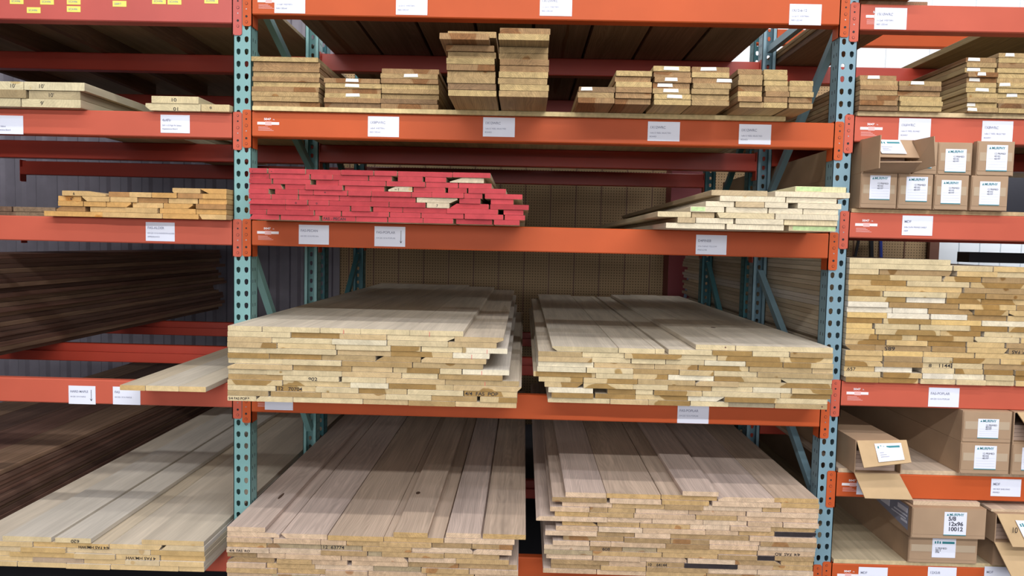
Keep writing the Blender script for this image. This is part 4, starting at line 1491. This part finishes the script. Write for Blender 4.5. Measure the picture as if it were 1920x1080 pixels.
# shelf R5: torn-open carton and stacked long ones
zr5 = ZR[5] + .020
c1 = carton(1603, 1691, 822, 886, -.07, 2.2, 'torn-open long carton with one flap hanging over the beam', 'long cartons of the right bay', z0=zr5, z1=zr5 + .139, opened=True, content=5)
t, x0, x1, z0, z1 = c1
Yf = -.07
P = [(x0 + .004, Yf - .002, z1), (x1 + .014, Yf - .002, z1 + .008), atY(1709, 867, -.16), atY(1620, 877, -.16)]
f1 = flap(t, P, 'top_flap', 'card_in')
sticker_quad(f1, P, .32, .86, .16, .88, .0058)
P = [(x0, Yf - .002, z0 + .002), (x1 - .008, Yf - .002, z0 + .002), atY(1712, 937, -.15), atY(1622, 934, -.15)]
f2 = flap(t, P, 'bottom_flap', 'card_in')
carton(1800, 1892, 836, 890, -.03, 2.2, 'long taped carton, lower of two stacked beside the torn-open one', 'long cartons of the right bay', (1825, 1866, 841, 882), z0=zr5, z1=zr5 + .134)
carton(1804, 1896, 768, 834, -.03, 2.2, 'long taped carton, upper of two stacked beside the torn-open one', 'long cartons of the right bay', (1832, 1871, 784, 825), z0=zr5 + .135, z1=zr5 + .268)
c2 = carton(1896, 1985, 836, 888, -.03, 2.2, 'long carton at the right picture edge, lower one', 'long cartons of the right bay', (1914, 1950, 842, 880), z0=zr5, z1=zr5 + .134)
c3 = carton(1900, 1990, 768, 834, -.03, 2.2, 'long carton at the right picture edge, upper one with loose flap', 'long cartons of the right bay', z0=zr5 + .135, z1=zr5 + .268, opened=True, content=4)
t, x0, x1, z0, z1 = c3
flap(t, [(x0 + .01, -.032, z1), (x1, -.032, z1), (x1 + .02, -.12, z1 - .11), (x0 + .045, -.12, z1 - .11)], 'top_flap', 'card_in')

# shelf R6
zr6 = ZR[6] + .020
c4 = carton(1703, 1832, 1006, 1058, -.012, 2.2, 'wide carton under the one marked 12x96', 'wide cartons on the lowest right shelf', (1746, 1790, 1011, 1047), z0=zr6, z1=zr6 + .120, style='bar', lines=('5 PRIMED', '0812', '096'))
c5 = carton(1709, 1848, 945, 1005, -.045, 2.2, 'wide carton with label reading 5/8 12x96', 'wide cartons on the lowest right shelf', (1769, 1811, 952, 998), z0=zr6 + .1205, z1=zr6 + .252, lines=('5/8', '12x96', '10012'), big=True, tape=False)
t, x0, x1, z0, z1 = c5
mb = MB()
mb.add([(x0 - .0008, -.02, z1 - .008), (x0 - .0008, .26, z1 - .008), (x0 - .0008, .26, z0 + .055), (x0 - .0008, -.02, z0 + .02)], [(0, 1, 2, 3)], 'soft_ink')
for a, b_, c, d in ((-.01, .07, .0, .02), (-.01, .10, .03, .036), (.0, .12, .045, .05), (.14, .22, .0, .045), (-.01, .04, .055, .065)):
    mb.box(x0 - .0016, x0 - .0009, a, b_, z1 - .03 - d + .01, z1 - .03 - c + .01, 'paper')
sl = mb.build('side_label', t, origin=(x0, -.02, z0))
sl['label'] = 'grey printed label on the carton side'
bz = zr6 + .2525
o = board('shelf_plank', pX(1712, -.02, bz), pX(1837, -.02, bz), -.02, 2.0, bz, bz + .018, 'pine', (.62, .48, .36), 0)
tag(o, 'loose shelf plank lying on the 12x96 carton', 'plank')
c6 = carton(1866, 1990, 950, 1012, -.06, 2.2, 'open wide carton at right edge with a flap hanging down', 'wide cartons on the lowest right shelf', z0=zr6 + .115, z1=zr6 + .240, opened=True, content=4)
t, x0, x1, z0, z1 = c6
P = [(x0 + .002, -.062, z1), (x1, -.062, z1), (x1 + .03, -.13, z0 + .012), (x0 + .03, -.13, z0 + .012)]
f3 = flap(t, P, 'top_flap', 'card_in')
sticker_quad(f3, P, .22, .60, .20, .90, .0058)
lettering(f3, '10', x0 + .035, -.108, z0 + .062, .024, 'ink', name='handwriting', wide=.8)
P = [(x0 + .0, -.062, z0 + .002), (x1, -.062, z0 + .002), (x1 + .02, -.14, z0 - .115), (x0 + .03, -.14, z0 - .115)]
flap(t, P, 'bottom_flap', 'card_in')
carton(1862, 1990, 1012, 1058, -.02, 2.2, 'wide closed carton beneath the open one at right edge', 'wide cartons on the lowest right shelf', z0=zr6, z1=zr6 + .114, tape=False)
o = board('shelf_plank', pX(1858, -.04, zr6 + .236), pX(1990, -.04, zr6 + .236), -.04, 2.0, zr6 + .2405, zr6 + .2525, 'pine', (.60, .46, .34), 0)
tag(o, 'thin plank lying on the open carton at right edge', 'plank')

# the lettering becomes plain mesh
bpy.context.view_layer.update()
dg = bpy.context.evaluated_depsgraph_get()
made = []
for o in TEXTS:
    made.append((o, bpy.data.meshes.new_from_object(o.evaluated_get(dg))))
for o, me in made:
    nm = o.name
    o.name = 'old'
    n = bpy.data.objects.new(nm, me)
    COL.objects.link(n)
    n.parent = o.parent
    n.location, n.rotation_euler, n.scale = o.location.copy(), o.rotation_euler.copy(), o.scale.copy()
    bpy.data.objects.remove(o)
